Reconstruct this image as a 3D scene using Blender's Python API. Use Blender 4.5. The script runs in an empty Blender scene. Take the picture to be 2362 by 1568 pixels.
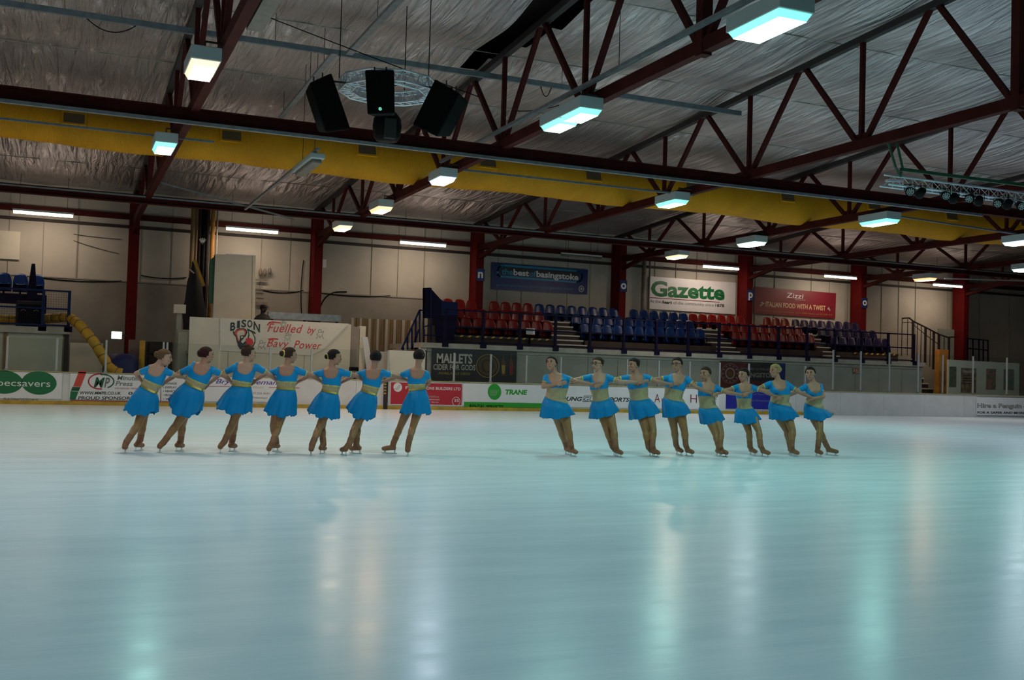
import bpy, bmesh, math, random
from mathutils import Vector, Matrix
random.seed(7)
C = bpy.context.scene.collection
PI = math.pi
V = Vector

# ------------------------------------------------------------------ camera, world, exposure
FPX = 2412.0; CX = 1181.0; CY = 784.0
YAW = math.radians(23.25); PITCH = math.radians(1.876); ROLL = math.radians(1.65)
EYE = V((0, 0, 1.4))
F0 = V((math.sin(YAW), math.cos(YAW), 0)); R0 = V((math.cos(YAW), -math.sin(YAW), 0))
FWD = F0*math.cos(PITCH) + V((0, 0, 1))*math.sin(PITCH)
U0 = R0.cross(FWD)
RIGHT = R0*math.cos(ROLL) + U0*math.sin(ROLL)
UP = U0*math.cos(ROLL) - R0*math.sin(ROLL)
cam_data = bpy.data.cameras.new('camera'); cam = bpy.data.objects.new('camera', cam_data); C.objects.link(cam)
cam_data.sensor_width = 36; cam_data.lens = FPX*36/2362; cam_data.clip_end = 300
M = Matrix.Identity(4)
for i in range(3):
    M[i][0] = RIGHT[i]; M[i][1] = UP[i]; M[i][2] = -FWD[i]; M[i][3] = EYE[i]
cam.matrix_world = M
bpy.context.scene.camera = cam
sc = bpy.context.scene
sc.view_settings.view_transform = 'Standard'; sc.view_settings.look = 'None'
sc.view_settings.gamma = 1; sc.view_settings.use_curve_mapping = False
sc.view_settings.exposure = 0.5
world = bpy.data.worlds.new('world'); sc.world = world; world.use_nodes = True
world.node_tree.nodes['Background'].inputs[0].default_value = (0.02, 0.025, 0.035, 1)
world.node_tree.nodes['Background'].inputs[1].default_value = 0.1

def ray(px, py): return FWD + RIGHT*((px-CX)/FPX) - UP*((py-CY)/FPX)
def onY(px, py, Y): d = ray(px, py); return EYE + d*(Y/d.y)
def onX(px, py, X): d = ray(px, py); return EYE + d*(X/d.x)
def onZ(px, py, z=0.0): d = ray(px, py); return EYE + d*((z-EYE.z)/d.z)
def atD(px, py, D): return EYE + ray(px, py)*D
def Xof(px, Y): return onY(px, 860, Y).x

# ------------------------------------------------------------------ materials
def mat(name, col, rough=0.6, metal=0.0, var=0.0, vscale=4.0, vcol=None, bump=0.0, bscale=20.0, emis=None, es=0.0,
        alpha=None, wave=None, spec=0.5, stretch=None, coat=0.0, trans=0.0, sheen=0.0):
    m = bpy.data.materials.new(name); m.use_nodes = True
    nt = m.node_tree; b = nt.nodes['Principled BSDF']
    b.inputs['Base Color'].default_value = (*col, 1); b.inputs['Roughness'].default_value = rough
    b.inputs['Metallic'].default_value = metal; b.inputs['Specular IOR Level'].default_value = spec
    b.inputs['Coat Weight'].default_value = coat
    if trans: b.inputs['Transmission Weight'].default_value = trans
    if emis: b.inputs['Emission Color'].default_value = (*emis, 1); b.inputs['Emission Strength'].default_value = es
    if alpha is not None: b.inputs['Alpha'].default_value = alpha
    tc = nt.nodes.new('ShaderNodeTexCoord'); mp = nt.nodes.new('ShaderNodeMapping')
    nt.links.new(tc.outputs['Object'], mp.inputs[0])
    if stretch: mp.inputs['Scale'].default_value = stretch
    if var or vcol:
        n = nt.nodes.new('ShaderNodeTexNoise'); n.inputs['Scale'].default_value = vscale; n.inputs['Detail'].default_value = 5
        nt.links.new(mp.outputs[0], n.inputs[0])
        r = nt.nodes.new('ShaderNodeValToRGB'); nt.links.new(n.outputs[0], r.inputs[0])
        c2 = vcol if vcol else tuple(c*(1-var) for c in col)
        r.color_ramp.elements[0].position = 0.35; r.color_ramp.elements[1].position = 0.65
        r.color_ramp.elements[0].color = (*c2, 1); r.color_ramp.elements[1].color = (*col, 1)
        nt.links.new(r.outputs[0], b.inputs['Base Color'])
    if bump:
        n2 = nt.nodes.new('ShaderNodeTexNoise'); n2.inputs['Scale'].default_value = bscale; n2.inputs['Detail'].default_value = 4
        nt.links.new(mp.outputs[0], n2.inputs[0])
        bp = nt.nodes.new('ShaderNodeBump'); bp.inputs['Strength'].default_value = bump; bp.inputs['Distance'].default_value = 0.05
        nt.links.new(n2.outputs[0], bp.inputs['Height']); nt.links.new(bp.outputs[0], b.inputs['Normal'])
    if wave:
        w = nt.nodes.new('ShaderNodeTexWave'); w.bands_direction = wave[0]; w.inputs['Scale'].default_value = wave[1]
        w.inputs['Distortion'].default_value = wave[2]; w.inputs['Detail'].default_value = 2; w.inputs['Detail Scale'].default_value = 1.5
        nt.links.new(mp.outputs[0], w.inputs[0])
        bp = nt.nodes.new('ShaderNodeBump'); bp.inputs['Strength'].default_value = wave[3]; bp.inputs['Distance'].default_value = 0.05
        nt.links.new(w.outputs[1], bp.inputs['Height']); nt.links.new(bp.outputs[0], b.inputs['Normal'])
    return m

MT = {}
MT['wall'] = mat('wall_panel', (0.44, 0.395, 0.335), 0.7, var=0.16, vscale=0.7, bump=0.1, bscale=3)
MT['wall_low'] = mat('wall_low', (0.27, 0.24, 0.205), 0.85, var=0.2, vscale=0.9)
MT['seam'] = mat('seam', (0.26, 0.235, 0.19), 0.8)
MT['panel_grey'] = mat('panel_grey', (0.30, 0.31, 0.275), 0.8, var=0.12, vscale=1.5)
MT['panel_pale'] = mat('panel_pale', (0.42, 0.44, 0.37), 0.75, var=0.1, vscale=1.5)
MT['concrete'] = mat('concrete', (0.36, 0.35, 0.31), 0.85, var=0.2, vscale=2.5)
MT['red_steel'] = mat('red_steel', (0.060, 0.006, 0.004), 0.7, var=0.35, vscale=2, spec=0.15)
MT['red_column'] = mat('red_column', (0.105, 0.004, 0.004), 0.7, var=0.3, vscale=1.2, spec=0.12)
MT['dark_steel'] = mat('dark_steel', (0.02, 0.012, 0.012), 0.7)
MT['galv'] = mat('galvanised', (0.30, 0.33, 0.36), 0.4, 0.7, var=0.25, vscale=6)
MT['galv_dull'] = mat('galvanised_dull', (0.22, 0.18, 0.15), 0.6, 0.2, var=0.25, vscale=6)
MT['alu'] = mat('aluminium', (0.62, 0.66, 0.72), 0.35, 0.8)
MT['post_grey'] = mat('post_grey', (0.36, 0.36, 0.37), 0.5, 0.2)
MT['yellow_duct'] = mat('yellow_duct', (0.60, 0.255, 0.005), 0.6, var=0.18, vscale=1.2, wave=('X', 7.0, 1.5, 0.35), spec=0.2)
MT['yellow_hose'] = mat('yellow_hose', (0.52, 0.30, 0.02), 0.6, var=0.25, vscale=3)
MT['black'] = mat('black_plastic', (0.0015, 0.0015, 0.0015), 0.6, spec=0.1)
MT['black_cloth'] = mat('black_cloth', (0.012, 0.011, 0.012), 0.8)
MT['housing'] = mat('lamp_housing', (0.42, 0.47, 0.47), 0.5, 0.1)
MT['white_board'] = mat('white_board', (0.66, 0.62, 0.62), 0.45, var=0.10, vscale=1.5)
MT['white_vinyl'] = mat('white_vinyl', (0.74, 0.70, 0.72), 0.35, var=0.04, vscale=3)
MT['cream_board'] = mat('cream_board', (0.62, 0.56, 0.46), 0.6, var=0.08, vscale=1.5)
MT['cloth_banner'] = mat('cloth_banner', (0.60, 0.56, 0.50), 0.7, bump=0.4, bscale=2.5)
MT['kick'] = mat('kick_yellow', (0.55, 0.33, 0.03), 0.5, var=0.3, vscale=4)
MT['cap'] = mat('cap_rail', (0.40, 0.33, 0.16), 0.5, var=0.2, vscale=5)
MT['blue_steel'] = mat('blue_steel', (0.004, 0.012, 0.06), 0.6, spec=0.15)
MT['navy'] = mat('navy_steel', (0.005, 0.0035, 0.022), 0.6, spec=0.12)
MT['seat_blue'] = mat('seat_blue', (0.002, 0.018, 0.095), 0.3, spec=0.25)
MT['seat_red'] = mat('seat_red', (0.15, 0.005, 0.003), 0.3, spec=0.25)
MT['seat_violet'] = mat('seat_violet', (0.014, 0.011, 0.045), 0.3, spec=0.25)
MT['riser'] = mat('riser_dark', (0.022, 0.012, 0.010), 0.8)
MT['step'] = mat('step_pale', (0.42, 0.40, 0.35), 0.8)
MT['wood'] = mat('wood_strip', (0.26, 0.17, 0.08), 0.7, var=0.6, vscale=2.0, stretch=(8, 8, 0.3))
MT['orange'] = mat('orange_paint', (0.42, 0.19, 0.03), 0.7, var=0.4, vscale=2)
def glass_material():
    m = bpy.data.materials.new('shield_glass'); m.use_nodes = True; nt = m.node_tree; nt.nodes.remove(nt.nodes['Principled BSDF'])
    tr = nt.nodes.new('ShaderNodeBsdfTransparent'); tr.inputs[0].default_value = (0.93, 0.95, 0.94, 1)
    gl = nt.nodes.new('ShaderNodeBsdfGlossy'); gl.inputs['Roughness'].default_value = 0.02
    lw_ = nt.nodes.new('ShaderNodeLayerWeight'); lw_.inputs[0].default_value = 0.5; pw_ = nt.nodes.new('ShaderNodeMath'); pw_.operation = 'POWER'; pw_.inputs[1].default_value = 4.0; nt.links.new(lw_.outputs['Facing'], pw_.inputs[0])
    lw = nt.nodes.new('ShaderNodeMath'); lw.operation = 'MULTIPLY_ADD'; lw.inputs[1].default_value = 0.6; lw.inputs[2].default_value = 0.02; nt.links.new(pw_.outputs[0], lw.inputs[0]); mx = nt.nodes.new('ShaderNodeMixShader')
    nt.links.new(lw.outputs[0], mx.inputs[0]); nt.links.new(tr.outputs[0], mx.inputs[1]); nt.links.new(gl.outputs[0], mx.inputs[2])
    nt.links.new(mx.outputs[0], nt.nodes['Material Output'].inputs[0]); return m
MT['glass'] = glass_material()
MT['green_dark'] = mat('vinyl_green', (0.006, 0.13, 0.04), 0.4)
MT['green_deep'] = mat('vinyl_green_deep', (0.005, 0.07, 0.028), 0.4)
MT['green'] = mat('vinyl_bright_green', (0.02, 0.30, 0.02), 0.4)
MT['red'] = mat('vinyl_red', (0.45, 0.015, 0.03), 0.4)
MT['orange_red'] = mat('vinyl_orange_red', (0.58, 0.055, 0.03), 0.4)
MT['maroon'] = mat('vinyl_maroon', (0.19, 0.008, 0.02), 0.45)
MT['dim_red'] = mat('vinyl_dim_red', (0.075, 0.012, 0.008), 0.5)
MT['dim_ink'] = mat('vinyl_dim', (0.16, 0.15, 0.14), 0.5)
MT['navyv'] = mat('vinyl_navy', (0.008, 0.022, 0.13), 0.4)
MT['blue_ad'] = mat('vinyl_blue', (0.008, 0.012, 0.26), 0.4)
MT['cyan'] = mat('vinyl_cyan', (0.02, 0.22, 0.38), 0.4)
MT['ink'] = mat('vinyl_black', (0.02, 0.02, 0.022), 0.4)
MT['ink_grey'] = mat('vinyl_grey', (0.16, 0.17, 0.16), 0.4)
MT['violet_ink'] = mat('vinyl_violet', (0.08, 0.03, 0.30), 0.4)
MT['white_ink'] = mat('vinyl_white', (0.72, 0.72, 0.72), 0.4)
MT['pale_ink'] = mat('vinyl_pale', (0.42, 0.40, 0.36), 0.4)
MT['cream_ink'] = mat('vinyl_cream', (0.60, 0.42, 0.24), 0.4)
MT['gold_ink'] = mat('vinyl_gold', (0.30, 0.20, 0.03), 0.4)
MT['brown_ink'] = mat('vinyl_brown', (0.09, 0.045, 0.012), 0.4)
MT['script_red'] = mat('vinyl_script_red', (0.55, 0.02, 0.03), 0.4)
MT['poster1'] = mat('poster_dark', (0.05, 0.06, 0.04), 0.5, vcol=(0.12, 0.13, 0.09), vscale=8)
MT['poster2'] = mat('poster_tan', (0.20, 0.17, 0.12), 0.5, vcol=(0.10, 0.05, 0.03), vscale=5)
MT['poster3'] = mat('poster_multi', (0.30, 0.12, 0.12), 0.5, vcol=(0.05, 0.12, 0.06), vscale=4)
MT['poster4'] = mat('poster_green', (0.08, 0.14, 0.11), 0.5, vcol=(0.18, 0.16, 0.13), vscale=4)
# people
MT['skin'] = mat('skin', (0.40, 0.185, 0.115), 0.55, var=0.08, vscale=6)
MT['skin_pale'] = mat('skin_pale', (0.44, 0.23, 0.155), 0.55, var=0.08, vscale=6)
MT['tights'] = mat('tan_tights', (0.29, 0.135, 0.045), 0.42, var=0.12, vscale=5)
MT['boot'] = mat('boot_cover', (0.245, 0.10, 0.04), 0.6, var=0.15, vscale=8)
MT['blade'] = mat('blade_steel', (0.6, 0.65, 0.68), 0.25, 0.9)
MT['dress'] = mat('blue_lycra', (0.0, 0.215, 0.50), 0.45, spec=0.25)
MT['skirt'] = mat('blue_skirt', (0.0, 0.185, 0.44), 0.5, spec=0.2)
MT['mesh_gold'] = mat('gold_mesh', (0.40, 0.30, 0.155), 0.5, var=0.15, vscale=25)
MT['gold'] = mat('gold_trim', (0.75, 0.52, 0.12), 0.28, 0.8)
MT['gold_elastic'] = mat('gold_elastic', (0.60, 0.48, 0.12), 0.4, 0.3, bump=0.6, bscale=60)
MT['hair_dark'] = mat('hair_dark', (0.012, 0.006, 0.005), 0.65, bump=0.5, bscale=40, spec=0.15)
MT['hair_brown'] = mat('hair_brown', (0.040, 0.018, 0.009), 0.65, bump=0.5, bscale=40, spec=0.15)
MT['hair_red'] = mat('hair_red', (0.030, 0.005, 0.005), 0.65, bump=0.5, bscale=40, spec=0.15)
MT['hair_fair'] = mat('hair_fair', (0.11, 0.058, 0.026), 0.65, bump=0.5, bscale=40, spec=0.15)
MT['hair_blonde'] = mat('hair_blonde', (0.34, 0.22, 0.08), 0.65, bump=0.5, bscale=40, spec=0.15)
MT['eye'] = mat('eye_dark', (0.02, 0.015, 0.012), 0.3)
MT['lips'] = mat('lips', (0.28, 0.06, 0.05), 0.5)
MT['brow'] = mat('brow', (0.06, 0.03, 0.02), 0.7)
MT['sparkle'] = mat('crystal', (0.8, 0.85, 0.9), 0.1, 0.6)

# ice: painted ice under a thin glossy film with skate marks
def ice_material():
    m = bpy.data.materials.new('ice'); m.use_nodes = True; nt = m.node_tree; b = nt.nodes['Principled BSDF']; L = nt.links.new
    tc = nt.nodes.new('ShaderNodeTexCoord')
    def noise(scale, st, det=5, rot=0.0):
        mp = nt.nodes.new('ShaderNodeMapping'); mp.inputs['Scale'].default_value = st; mp.inputs['Rotation'].default_value = (0, 0, rot)
        L(tc.outputs['Object'], mp.inputs[0]); n = nt.nodes.new('ShaderNodeTexNoise'); n.inputs['Scale'].default_value = scale
        n.inputs['Detail'].default_value = det; n.inputs['Roughness'].default_value = 0.6; L(mp.outputs[0], n.inputs[0]); return n
    def mixc(a, bb, fac, mode='MIX'):
        x = nt.nodes.new('ShaderNodeMix'); x.data_type = 'RGBA'; x.blend_type = mode
        if isinstance(fac, float): x.inputs[0].default_value = fac
        else: L(fac, x.inputs[0])
        for s, k in ((a, 6), (bb, 7)):
            if isinstance(s, tuple): x.inputs[k].default_value = (*s, 1)
            else: L(s, x.inputs[k])
        return x.outputs[2]
    def ramp(src, p0, p1, c0=0.0, c1=1.0):
        r = nt.nodes.new('ShaderNodeMapRange'); L(src, r.inputs[0]); r.inputs[1].default_value = p0; r.inputs[2].default_value = p1
        r.inputs[3].default_value = c0; r.inputs[4].default_value = c1; return r.outputs[0]
    big = noise(0.35, (0.5, 1.4, 1)); streak = noise(1.6, (0.35, 2.2, 1), 8, 0.06)
    fine = noise(9.0, (0.25, 3.5, 1), 8, -0.05); cross = noise(7.0, (0.3, 3.0, 1), 8, 0.9)
    c = mixc((0.47, 0.67, 0.76), (0.55, 0.75, 0.83), ramp(big.outputs[0], 0.35, 0.65))
    c = mixc(c, (0.64, 0.80, 0.87), ramp(streak.outputs[0], 0.42, 0.80, 0, 0.40))
    c = mixc(c, (0.34, 0.52, 0.60), ramp(fine.outputs[0], 0.45, 0.85, 0, 0.22))
    c = mixc(c, (0.78, 0.86, 0.88), ramp(cross.outputs[0], 0.56, 0.80, 0, 0.3))
    # frosty ice paler with distance, its albedo also raised to brighten the far ice
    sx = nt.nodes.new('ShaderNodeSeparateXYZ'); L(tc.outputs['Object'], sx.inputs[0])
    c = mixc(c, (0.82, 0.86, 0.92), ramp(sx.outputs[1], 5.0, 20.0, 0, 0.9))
    L(c, b.inputs['Base Color'])
    L(ramp(streak.outputs[0], 0.35, 0.7, 0.20, 0.27), b.inputs['Roughness'])
    b.inputs['IOR'].default_value = 1.15; b.inputs['Specular IOR Level'].default_value = 0.5
    bp = nt.nodes.new('ShaderNodeBump'); bp.inputs['Strength'].default_value = 0.12; bp.inputs['Distance'].default_value = 0.02
    n3 = noise(2.2, (0.6, 1.6, 1), 6); L(n3.outputs[0], bp.inputs['Height']); L(bp.outputs[0], b.inputs['Normal'])
    return m
MT['ice'] = ice_material()

def foil_material():
    m = bpy.data.materials.new('foil'); m.use_nodes = True; nt = m.node_tree; b = nt.nodes['Principled BSDF']; L = nt.links.new
    tc = nt.nodes.new('ShaderNodeTexCoord')
    mp = nt.nodes.new('ShaderNodeMapping'); mp.inputs['Scale'].default_value = (1.7, 0.16, 1); mp.inputs['Rotation'].default_value = (0, 0, 0.35)
    L(tc.outputs['Object'], mp.inputs[0])
    n = nt.nodes.new('ShaderNodeTexNoise'); n.inputs['Scale'].default_value = 2.6; n.inputs['Detail'].default_value = 5; n.inputs['Distortion'].default_value = 0.6
    L(mp.outputs[0], n.inputs[0])
    bp = nt.nodes.new('ShaderNodeBump'); bp.inputs['Strength'].default_value = 1.0; bp.inputs['Distance'].default_value = 0.30
    L(n.outputs[0], bp.inputs['Height']); L(bp.outputs[0], b.inputs['Normal'])
    n2 = nt.nodes.new('ShaderNodeTexNoise'); n2.inputs['Scale'].default_value = 0.5; L(tc.outputs['Object'], n2.inputs[0])
    r = nt.nodes.new('ShaderNodeValToRGB'); L(n2.outputs[0], r.inputs[0])
    r.color_ramp.elements[0].position = 0.3; r.color_ramp.elements[1].position = 0.7
    r.color_ramp.elements[0].color = (0.42, 0.385, 0.40, 1); r.color_ramp.elements[1].color = (0.66, 0.61, 0.62, 1)
    L(r.outputs[0], b.inputs['Base Color']); b.inputs['Metallic'].default_value = 0.9; b.inputs['Roughness'].default_value = 0.40
    return m
MT['foil'] = foil_material()

# ------------------------------------------------------------------ mesh helpers
class MB:
    def __init__(s): s.v = []; s.f = []
    def add(s, vs, fs):
        o = len(s.v); s.v += [tuple(p) for p in vs]; s.f += [tuple(i+o for i in f) for f in fs]; return s
    def box(s, x0, x1, y0, y1, z0, z1):
        return s.add([(x0,y0,z0),(x1,y0,z0),(x1,y1,z0),(x0,y1,z0),(x0,y0,z1),(x1,y0,z1),(x1,y1,z1),(x0,y1,z1)],
                     [(0,3,2,1),(4,5,6,7),(0,1,5,4),(1,2,6,5),(2,3,7,6),(3,0,4,7)])
    def obox(s, c, sx, sy, sz, mtx):
        vs = [V(c) + mtx @ V((x*sx/2, y*sy/2, z*sz/2)) for z in (-1,1) for x, y in ((-1,-1),(1,-1),(1,1),(-1,1))]
        return s.add(vs, [(0,3,2,1),(4,5,6,7),(0,1,5,4),(1,2,6,5),(2,3,7,6),(3,0,4,7)])
    def bar(s, p0, p1, w, h, up=(0,0,1)):
        p0 = V(p0); p1 = V(p1); d = (p1-p0).normalized(); u = V(up)
        if abs(d.dot(u)) > 0.98: u = V((1,0,0))
        a = d.cross(u).normalized(); b = a.cross(d).normalized()
        vs = [p + a*(i*w/2) + b*(j*h/2) for p in (p0,p1) for i, j in ((-1,-1),(1,-1),(1,1),(-1,1))]
        return s.add(vs, [(0,3,2,1),(4,5,6,7),(0,1,5,4),(1,2,6,5),(2,3,7,6),(3,0,4,7)])
    def ibeam(s, p0, p1, w, h, t=0.03):
        p0 = V(p0); p1 = V(p1); z = V((0,0,1))
        s.bar(p0+z*(h/2-t/2), p1+z*(h/2-t/2), w, t); s.bar(p0-z*(h/2-t/2), p1-z*(h/2-t/2), w, t)
        return s.bar(p0, p1, t, h-2*t+0.002)
    def rings(s, rs, cap=True):
        n = len(rs[0]); fs = []
        vs = [p for r in rs for p in r]
        for k in range(len(rs)-1):
            for i in range(n):
                j = (i+1) % n; fs.append((k*n+i, k*n+j, (k+1)*n+j, (k+1)*n+i))
        if cap:
            fs.append(tuple(range(n-1, -1, -1))); fs.append(tuple((len(rs)-1)*n+i for i in range(n)))
        return s.add(vs, fs)
    def path(s, pts, rad, n=8, cap=True):
        pts = [V(p) for p in pts]; rs = []
        if not isinstance(rad, (list, tuple)): rad = [rad]*len(pts)
        prev = None
        for k, p in enumerate(pts):
            d = (pts[min(k+1, len(pts)-1)] - pts[max(k-1, 0)]).normalized()
            if prev is None:
                u = V((0,0,1)) if abs(d.z) < 0.9 else V((1,0,0)); a = d.cross(u).normalized()
            else: a = (prev - d*prev.dot(d)).normalized()
            prev = a; b = d.cross(a)
            rs.append([p + (a*math.cos(t) + b*math.sin(t))*rad[k] for t in [2*PI*i/n for i in range(n)]])
        return s.rings(rs, cap)
    def ell(s, c, ax, ay, az, n=16, m=10):
        """ellipsoid with axis vectors"""
        c = V(c); vs = [c - V(az)]; fs = []
        for k in range(1, m):
            ph = -PI/2 + PI*k/m
            for i in range(n):
                t = 2*PI*i/n
                vs.append(c + V(ax)*(math.cos(ph)*math.cos(t)) + V(ay)*(math.cos(ph)*math.sin(t)) + V(az)*math.sin(ph))
        vs.append(c + V(az)); T = len(vs)-1
        for i in range(n):
            j = (i+1) % n; fs.append((0, 1+j, 1+i)); fs.append((T, 1+(m-2)*n+i, 1+(m-2)*n+j))
            for k in range(m-2): fs.append((1+k*n+i, 1+k*n+j, 1+(k+1)*n+j, 1+(k+1)*n+i))
        return s.add(vs, fs)
    def cap_seg(s, p0, p1, r0, r1, n=12):
        p0 = V(p0); p1 = V(p1); d = (p1-p0)
        if d.length < 1e-5: return s
        d.normalize()
        pts = [p0-d*r0*0.9, p0-d*r0*0.5, p0, p1, p1+d*r1*0.5, p1+d*r1*0.9]
        return s.path(pts, [r0*0.4, r0*0.86, r0, r1, r1*0.86, r1*0.4], n)
    def prism(s, pts, off):
        """flat polygon (3D points) thickened by vector off"""
        n = len(pts); off = V(off)
        vs = [V(p) for p in pts] + [V(p)+off for p in pts]
        fs = [tuple(range(n)), tuple(range(2*n-1, n-1, -1))] + [(i, n+i, n+(i+1) % n, (i+1) % n) for i in range(n)]
        return s.add(vs, fs)
    def mesh(s, name, m, smooth=False, off=None, fix=True):
        me = bpy.data.meshes.new(name)
        vs = s.v if off is None else [(v[0]-off[0], v[1]-off[1], v[2]-off[2]) for v in s.v]
        me.from_pydata(vs, [], s.f); me.validate()
        if fix:
            bm = bmesh.new(); bm.from_mesh(me); bmesh.ops.recalc_face_normals(bm, faces=bm.faces); bm.to_mesh(me); bm.free()
        if m: me.materials.append(m)
        if smooth: me.polygons.foreach_set('use_smooth', [True]*len(me.polygons))
        return me
    def obj(s, name, m, parent=None, smooth=False, bevel=0, **kw):
        off = parent['_o'] if parent is not None and '_o' in parent else (ORG.get(parent.name) if parent is not None else None)
        me = s.mesh(name, m, smooth, off); o = bpy.data.objects.new(name, me); C.objects.link(o)
        if parent is not None: o.parent = parent; ORG[o.name] = ORG.get(parent.name)
        if bevel:
            md = o.modifiers.new('bevel', 'BEVEL'); md.width = bevel; md.segments = 2; md.limit_method = 'ANGLE'
        for k, v in kw.items(): o[k] = v
        return o
ORG = {}
def thing(name, label, cat, loc=(0,0,0), group=None):
    o = bpy.data.objects.new(name, None); C.objects.link(o); o.location = loc; o.empty_display_size = 0.2
    o['label'] = label; o['category'] = cat
    if group: o['group'] = group
    ORG[o.name] = tuple(loc); return o
def tag(o, label, cat, group=None, kind=None):
    o['label'] = label; o['category'] = cat
    if group: o['group'] = group
    if kind: o['kind'] = kind
    return o
def struct(name, mb, m, smooth=False, parent=None):
    o = mb.obj(name, m, parent, smooth)
    if parent is None: o['kind'] = 'structure'
    return o
def dup(root, loc=None, label=None, group=None, rz=None):
    r = root.copy(); C.objects.link(r)
    if loc is not None: r.location = loc
    if rz is not None: r.rotation_euler = (0,0,rz)
    if label: r['label'] = label
    if group: r['group'] = group
    for ch in list(root.children):
        c = ch.copy(); C.objects.link(c); c.parent = r
        for g in list(ch.children):
            d = g.copy(); C.objects.link(d); d.parent = c
    return r

def textmesh(body, shear=0.0, bold=0.0, spacing=1.0):
    cu = bpy.data.curves.new('t', 'FONT'); cu.body = body; cu.size = 1; cu.shear = shear; cu.offset = bold
    cu.space_character = spacing; cu.extrude = 0.0; cu.resolution_u = 3
    o = bpy.data.objects.new('t', cu); C.objects.link(o)
    dg = bpy.context.evaluated_depsgraph_get(); dg.update()
    me = bpy.data.meshes.new_from_object(o.evaluated_get(dg)); bpy.data.objects.remove(o); bpy.data.curves.remove(cu)
    return me
def text_px(body, Y, xl, yl, xr, yr, hpx, m, parent, shear=0.0, bold=0.0, name='lettering', th=0.004, spacing=1.0):
    """lettering standing on a wall plane y=Y, left/right ends of its baseline and its cap height read off the photo"""
    a = onY(xl, yl, Y); b = onY(xr, yr, Y); t = onY(xl, yl-hpx, Y)
    me = textmesh(body, shear, bold, spacing)
    xs = [v.co.x for v in me.vertices]; ys = [v.co.y for v in me.vertices]
    if not xs: return None
    x0, x1 = min(xs), max(xs); H = 0.73
    sx = (b.x-a.x)/(x1-x0); sz = (t.z-a.z)/H; sl = (b.z-a.z)/(b.x-a.x)
    mb = MB(); off = ORG.get(parent.name) or (0,0,0)
    vs = []; n = len(me.vertices)
    for v in me.vertices:
        x = a.x+(v.co.x-x0)*sx; vs.append((x, Y-th, a.z+v.co.y*sz+sl*(x-a.x)))
    fs = [tuple(p.vertices) for p in me.polygons]
    mb.add(vs, fs); bpy.data.meshes.remove(me)
    me2 = bpy.data.meshes.new(name); me2.from_pydata([(v[0]-off[0], v[1]-off[1], v[2]-off[2]) for v in mb.v], [], mb.f)
    me2.materials.append(m); o = bpy.data.objects.new(name, me2); C.objects.link(o); o.parent = parent; return o
def poly_px(pts, Y, m, parent, name, th=0.003, depth=0.002):
    mb = MB(); mb.prism([V(onY(x, y, Y)) - V((0, th, 0)) for x, y in pts], (0, depth, 0)); return mb.obj(name, m, parent)
def ellipse_pts(cx, cy, rx, ry, n=40, slope=0.02):
    return [(cx+rx*math.cos(t), cy+ry*math.sin(t)+slope*rx*math.cos(t)) for t in [2*PI*i/n for i in range(n)]]
def ring_px(cx, cy, rx, ry, w, Y, m, parent, name='ring', th=0.003, a0=0, a1=2*PI, n=48):
    mb = MB()
    full = abs(a1-a0-2*PI) < 1e-3
    A = [a0+(a1-a0)*i/n for i in range(n+1)]
    o = [onY(cx+rx*math.cos(t), cy+ry*math.sin(t), Y)-V((0,th,0)) for t in A]; i_ = [onY(cx+(rx-w)*math.cos(t), cy+(ry-w)*math.sin(t), Y)-V((0,th,0)) for t in A]
    mb.add(o+i_, [(k, k+1, n+2+k, n+1+k) for k in range(n)]); return mb.obj(name, m, parent)
def lines_px(strokes, Y, w, m, parent, name, th=0.004):
    mb = MB()
    for st in strokes:
        P = [onY(x, y, Y)-V((0,th,0)) for x, y in st]
        for a, b in zip(P, P[1:]):
            d = (b-a); d.y = 0
            if d.length < 1e-4: continue
            d.normalize(); nrm = V((-d.z, 0, d.x))*w/2
            mb.add([a-nrm-d*w*0.3, b-nrm+d*w*0.3, b+nrm+d*w*0.3, a+nrm-d*w*0.3], [(0,1,2,3)])
    return mb.obj(name, m, parent)

# ------------------------------------------------------------------ the hall
YW = 45.0; YB = 36.8; YP = 39.5; BAY = 7.33
GX = [2.45+BAY*i for i in range(-1, 7)]           # grid lines of the roof trusses
def zroof(y): return 9.85-0.056*abs(y-15.1)
struct('floor', MB().box(-20, 62, -14, 46, -0.35, -0.03), MT['concrete'])
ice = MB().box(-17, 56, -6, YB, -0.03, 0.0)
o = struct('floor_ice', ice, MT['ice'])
struct('wall_back', MB().box(-20, 62, YW, YW+0.3, -0.03, 10.2), MT['wall'])
struct('wall_left', MB().box(-20.3, -20, -14, YW+0.3, -0.03, 10.2), MT['wall'])
struct('wall_right', MB().box(62, 62.3, -14, YW+0.3, -0.03, 10.2), MT['wall_low'])
struct('wall_front', MB().box(-20, 62, -14.3, -14, -0.03, 10.2), MT['wall'])
struct('roof_deck', MB().box(-20.3, 62.3, -14.3, YW+0.3, 10.4, 10.6), MT['dark_steel']).name = 'ceiling_deck'
# lower, darker band of the back wall and the panel seams
struct('trim_1', MB().box(-20, 15.0, YW-0.04, YW, -0.02, 4.7), MT['wall_low'])
sm = MB()
x = -19.0; k = 0
while x < 60:
    w = 0.05 if k % 3 == 0 else 0.018
    sm.box(x, x+w, YW-0.035 if x > 15 or k % 3 else YW-0.05, YW-0.001, 0.0 if x > 15 else 4.72, 8.2); x += 1.22 if k % 3 else 2.4; k += 1
sm.box(-20, 16, YW-0.07, YW-0.03, 4.68, 4.72)
struct('trim_2', sm, MT['seam'])
struct('trim_3', MB().box(-20, 62, YW-0.10, YW, 6.86, 6.98), MT['dark_steel'])

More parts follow.
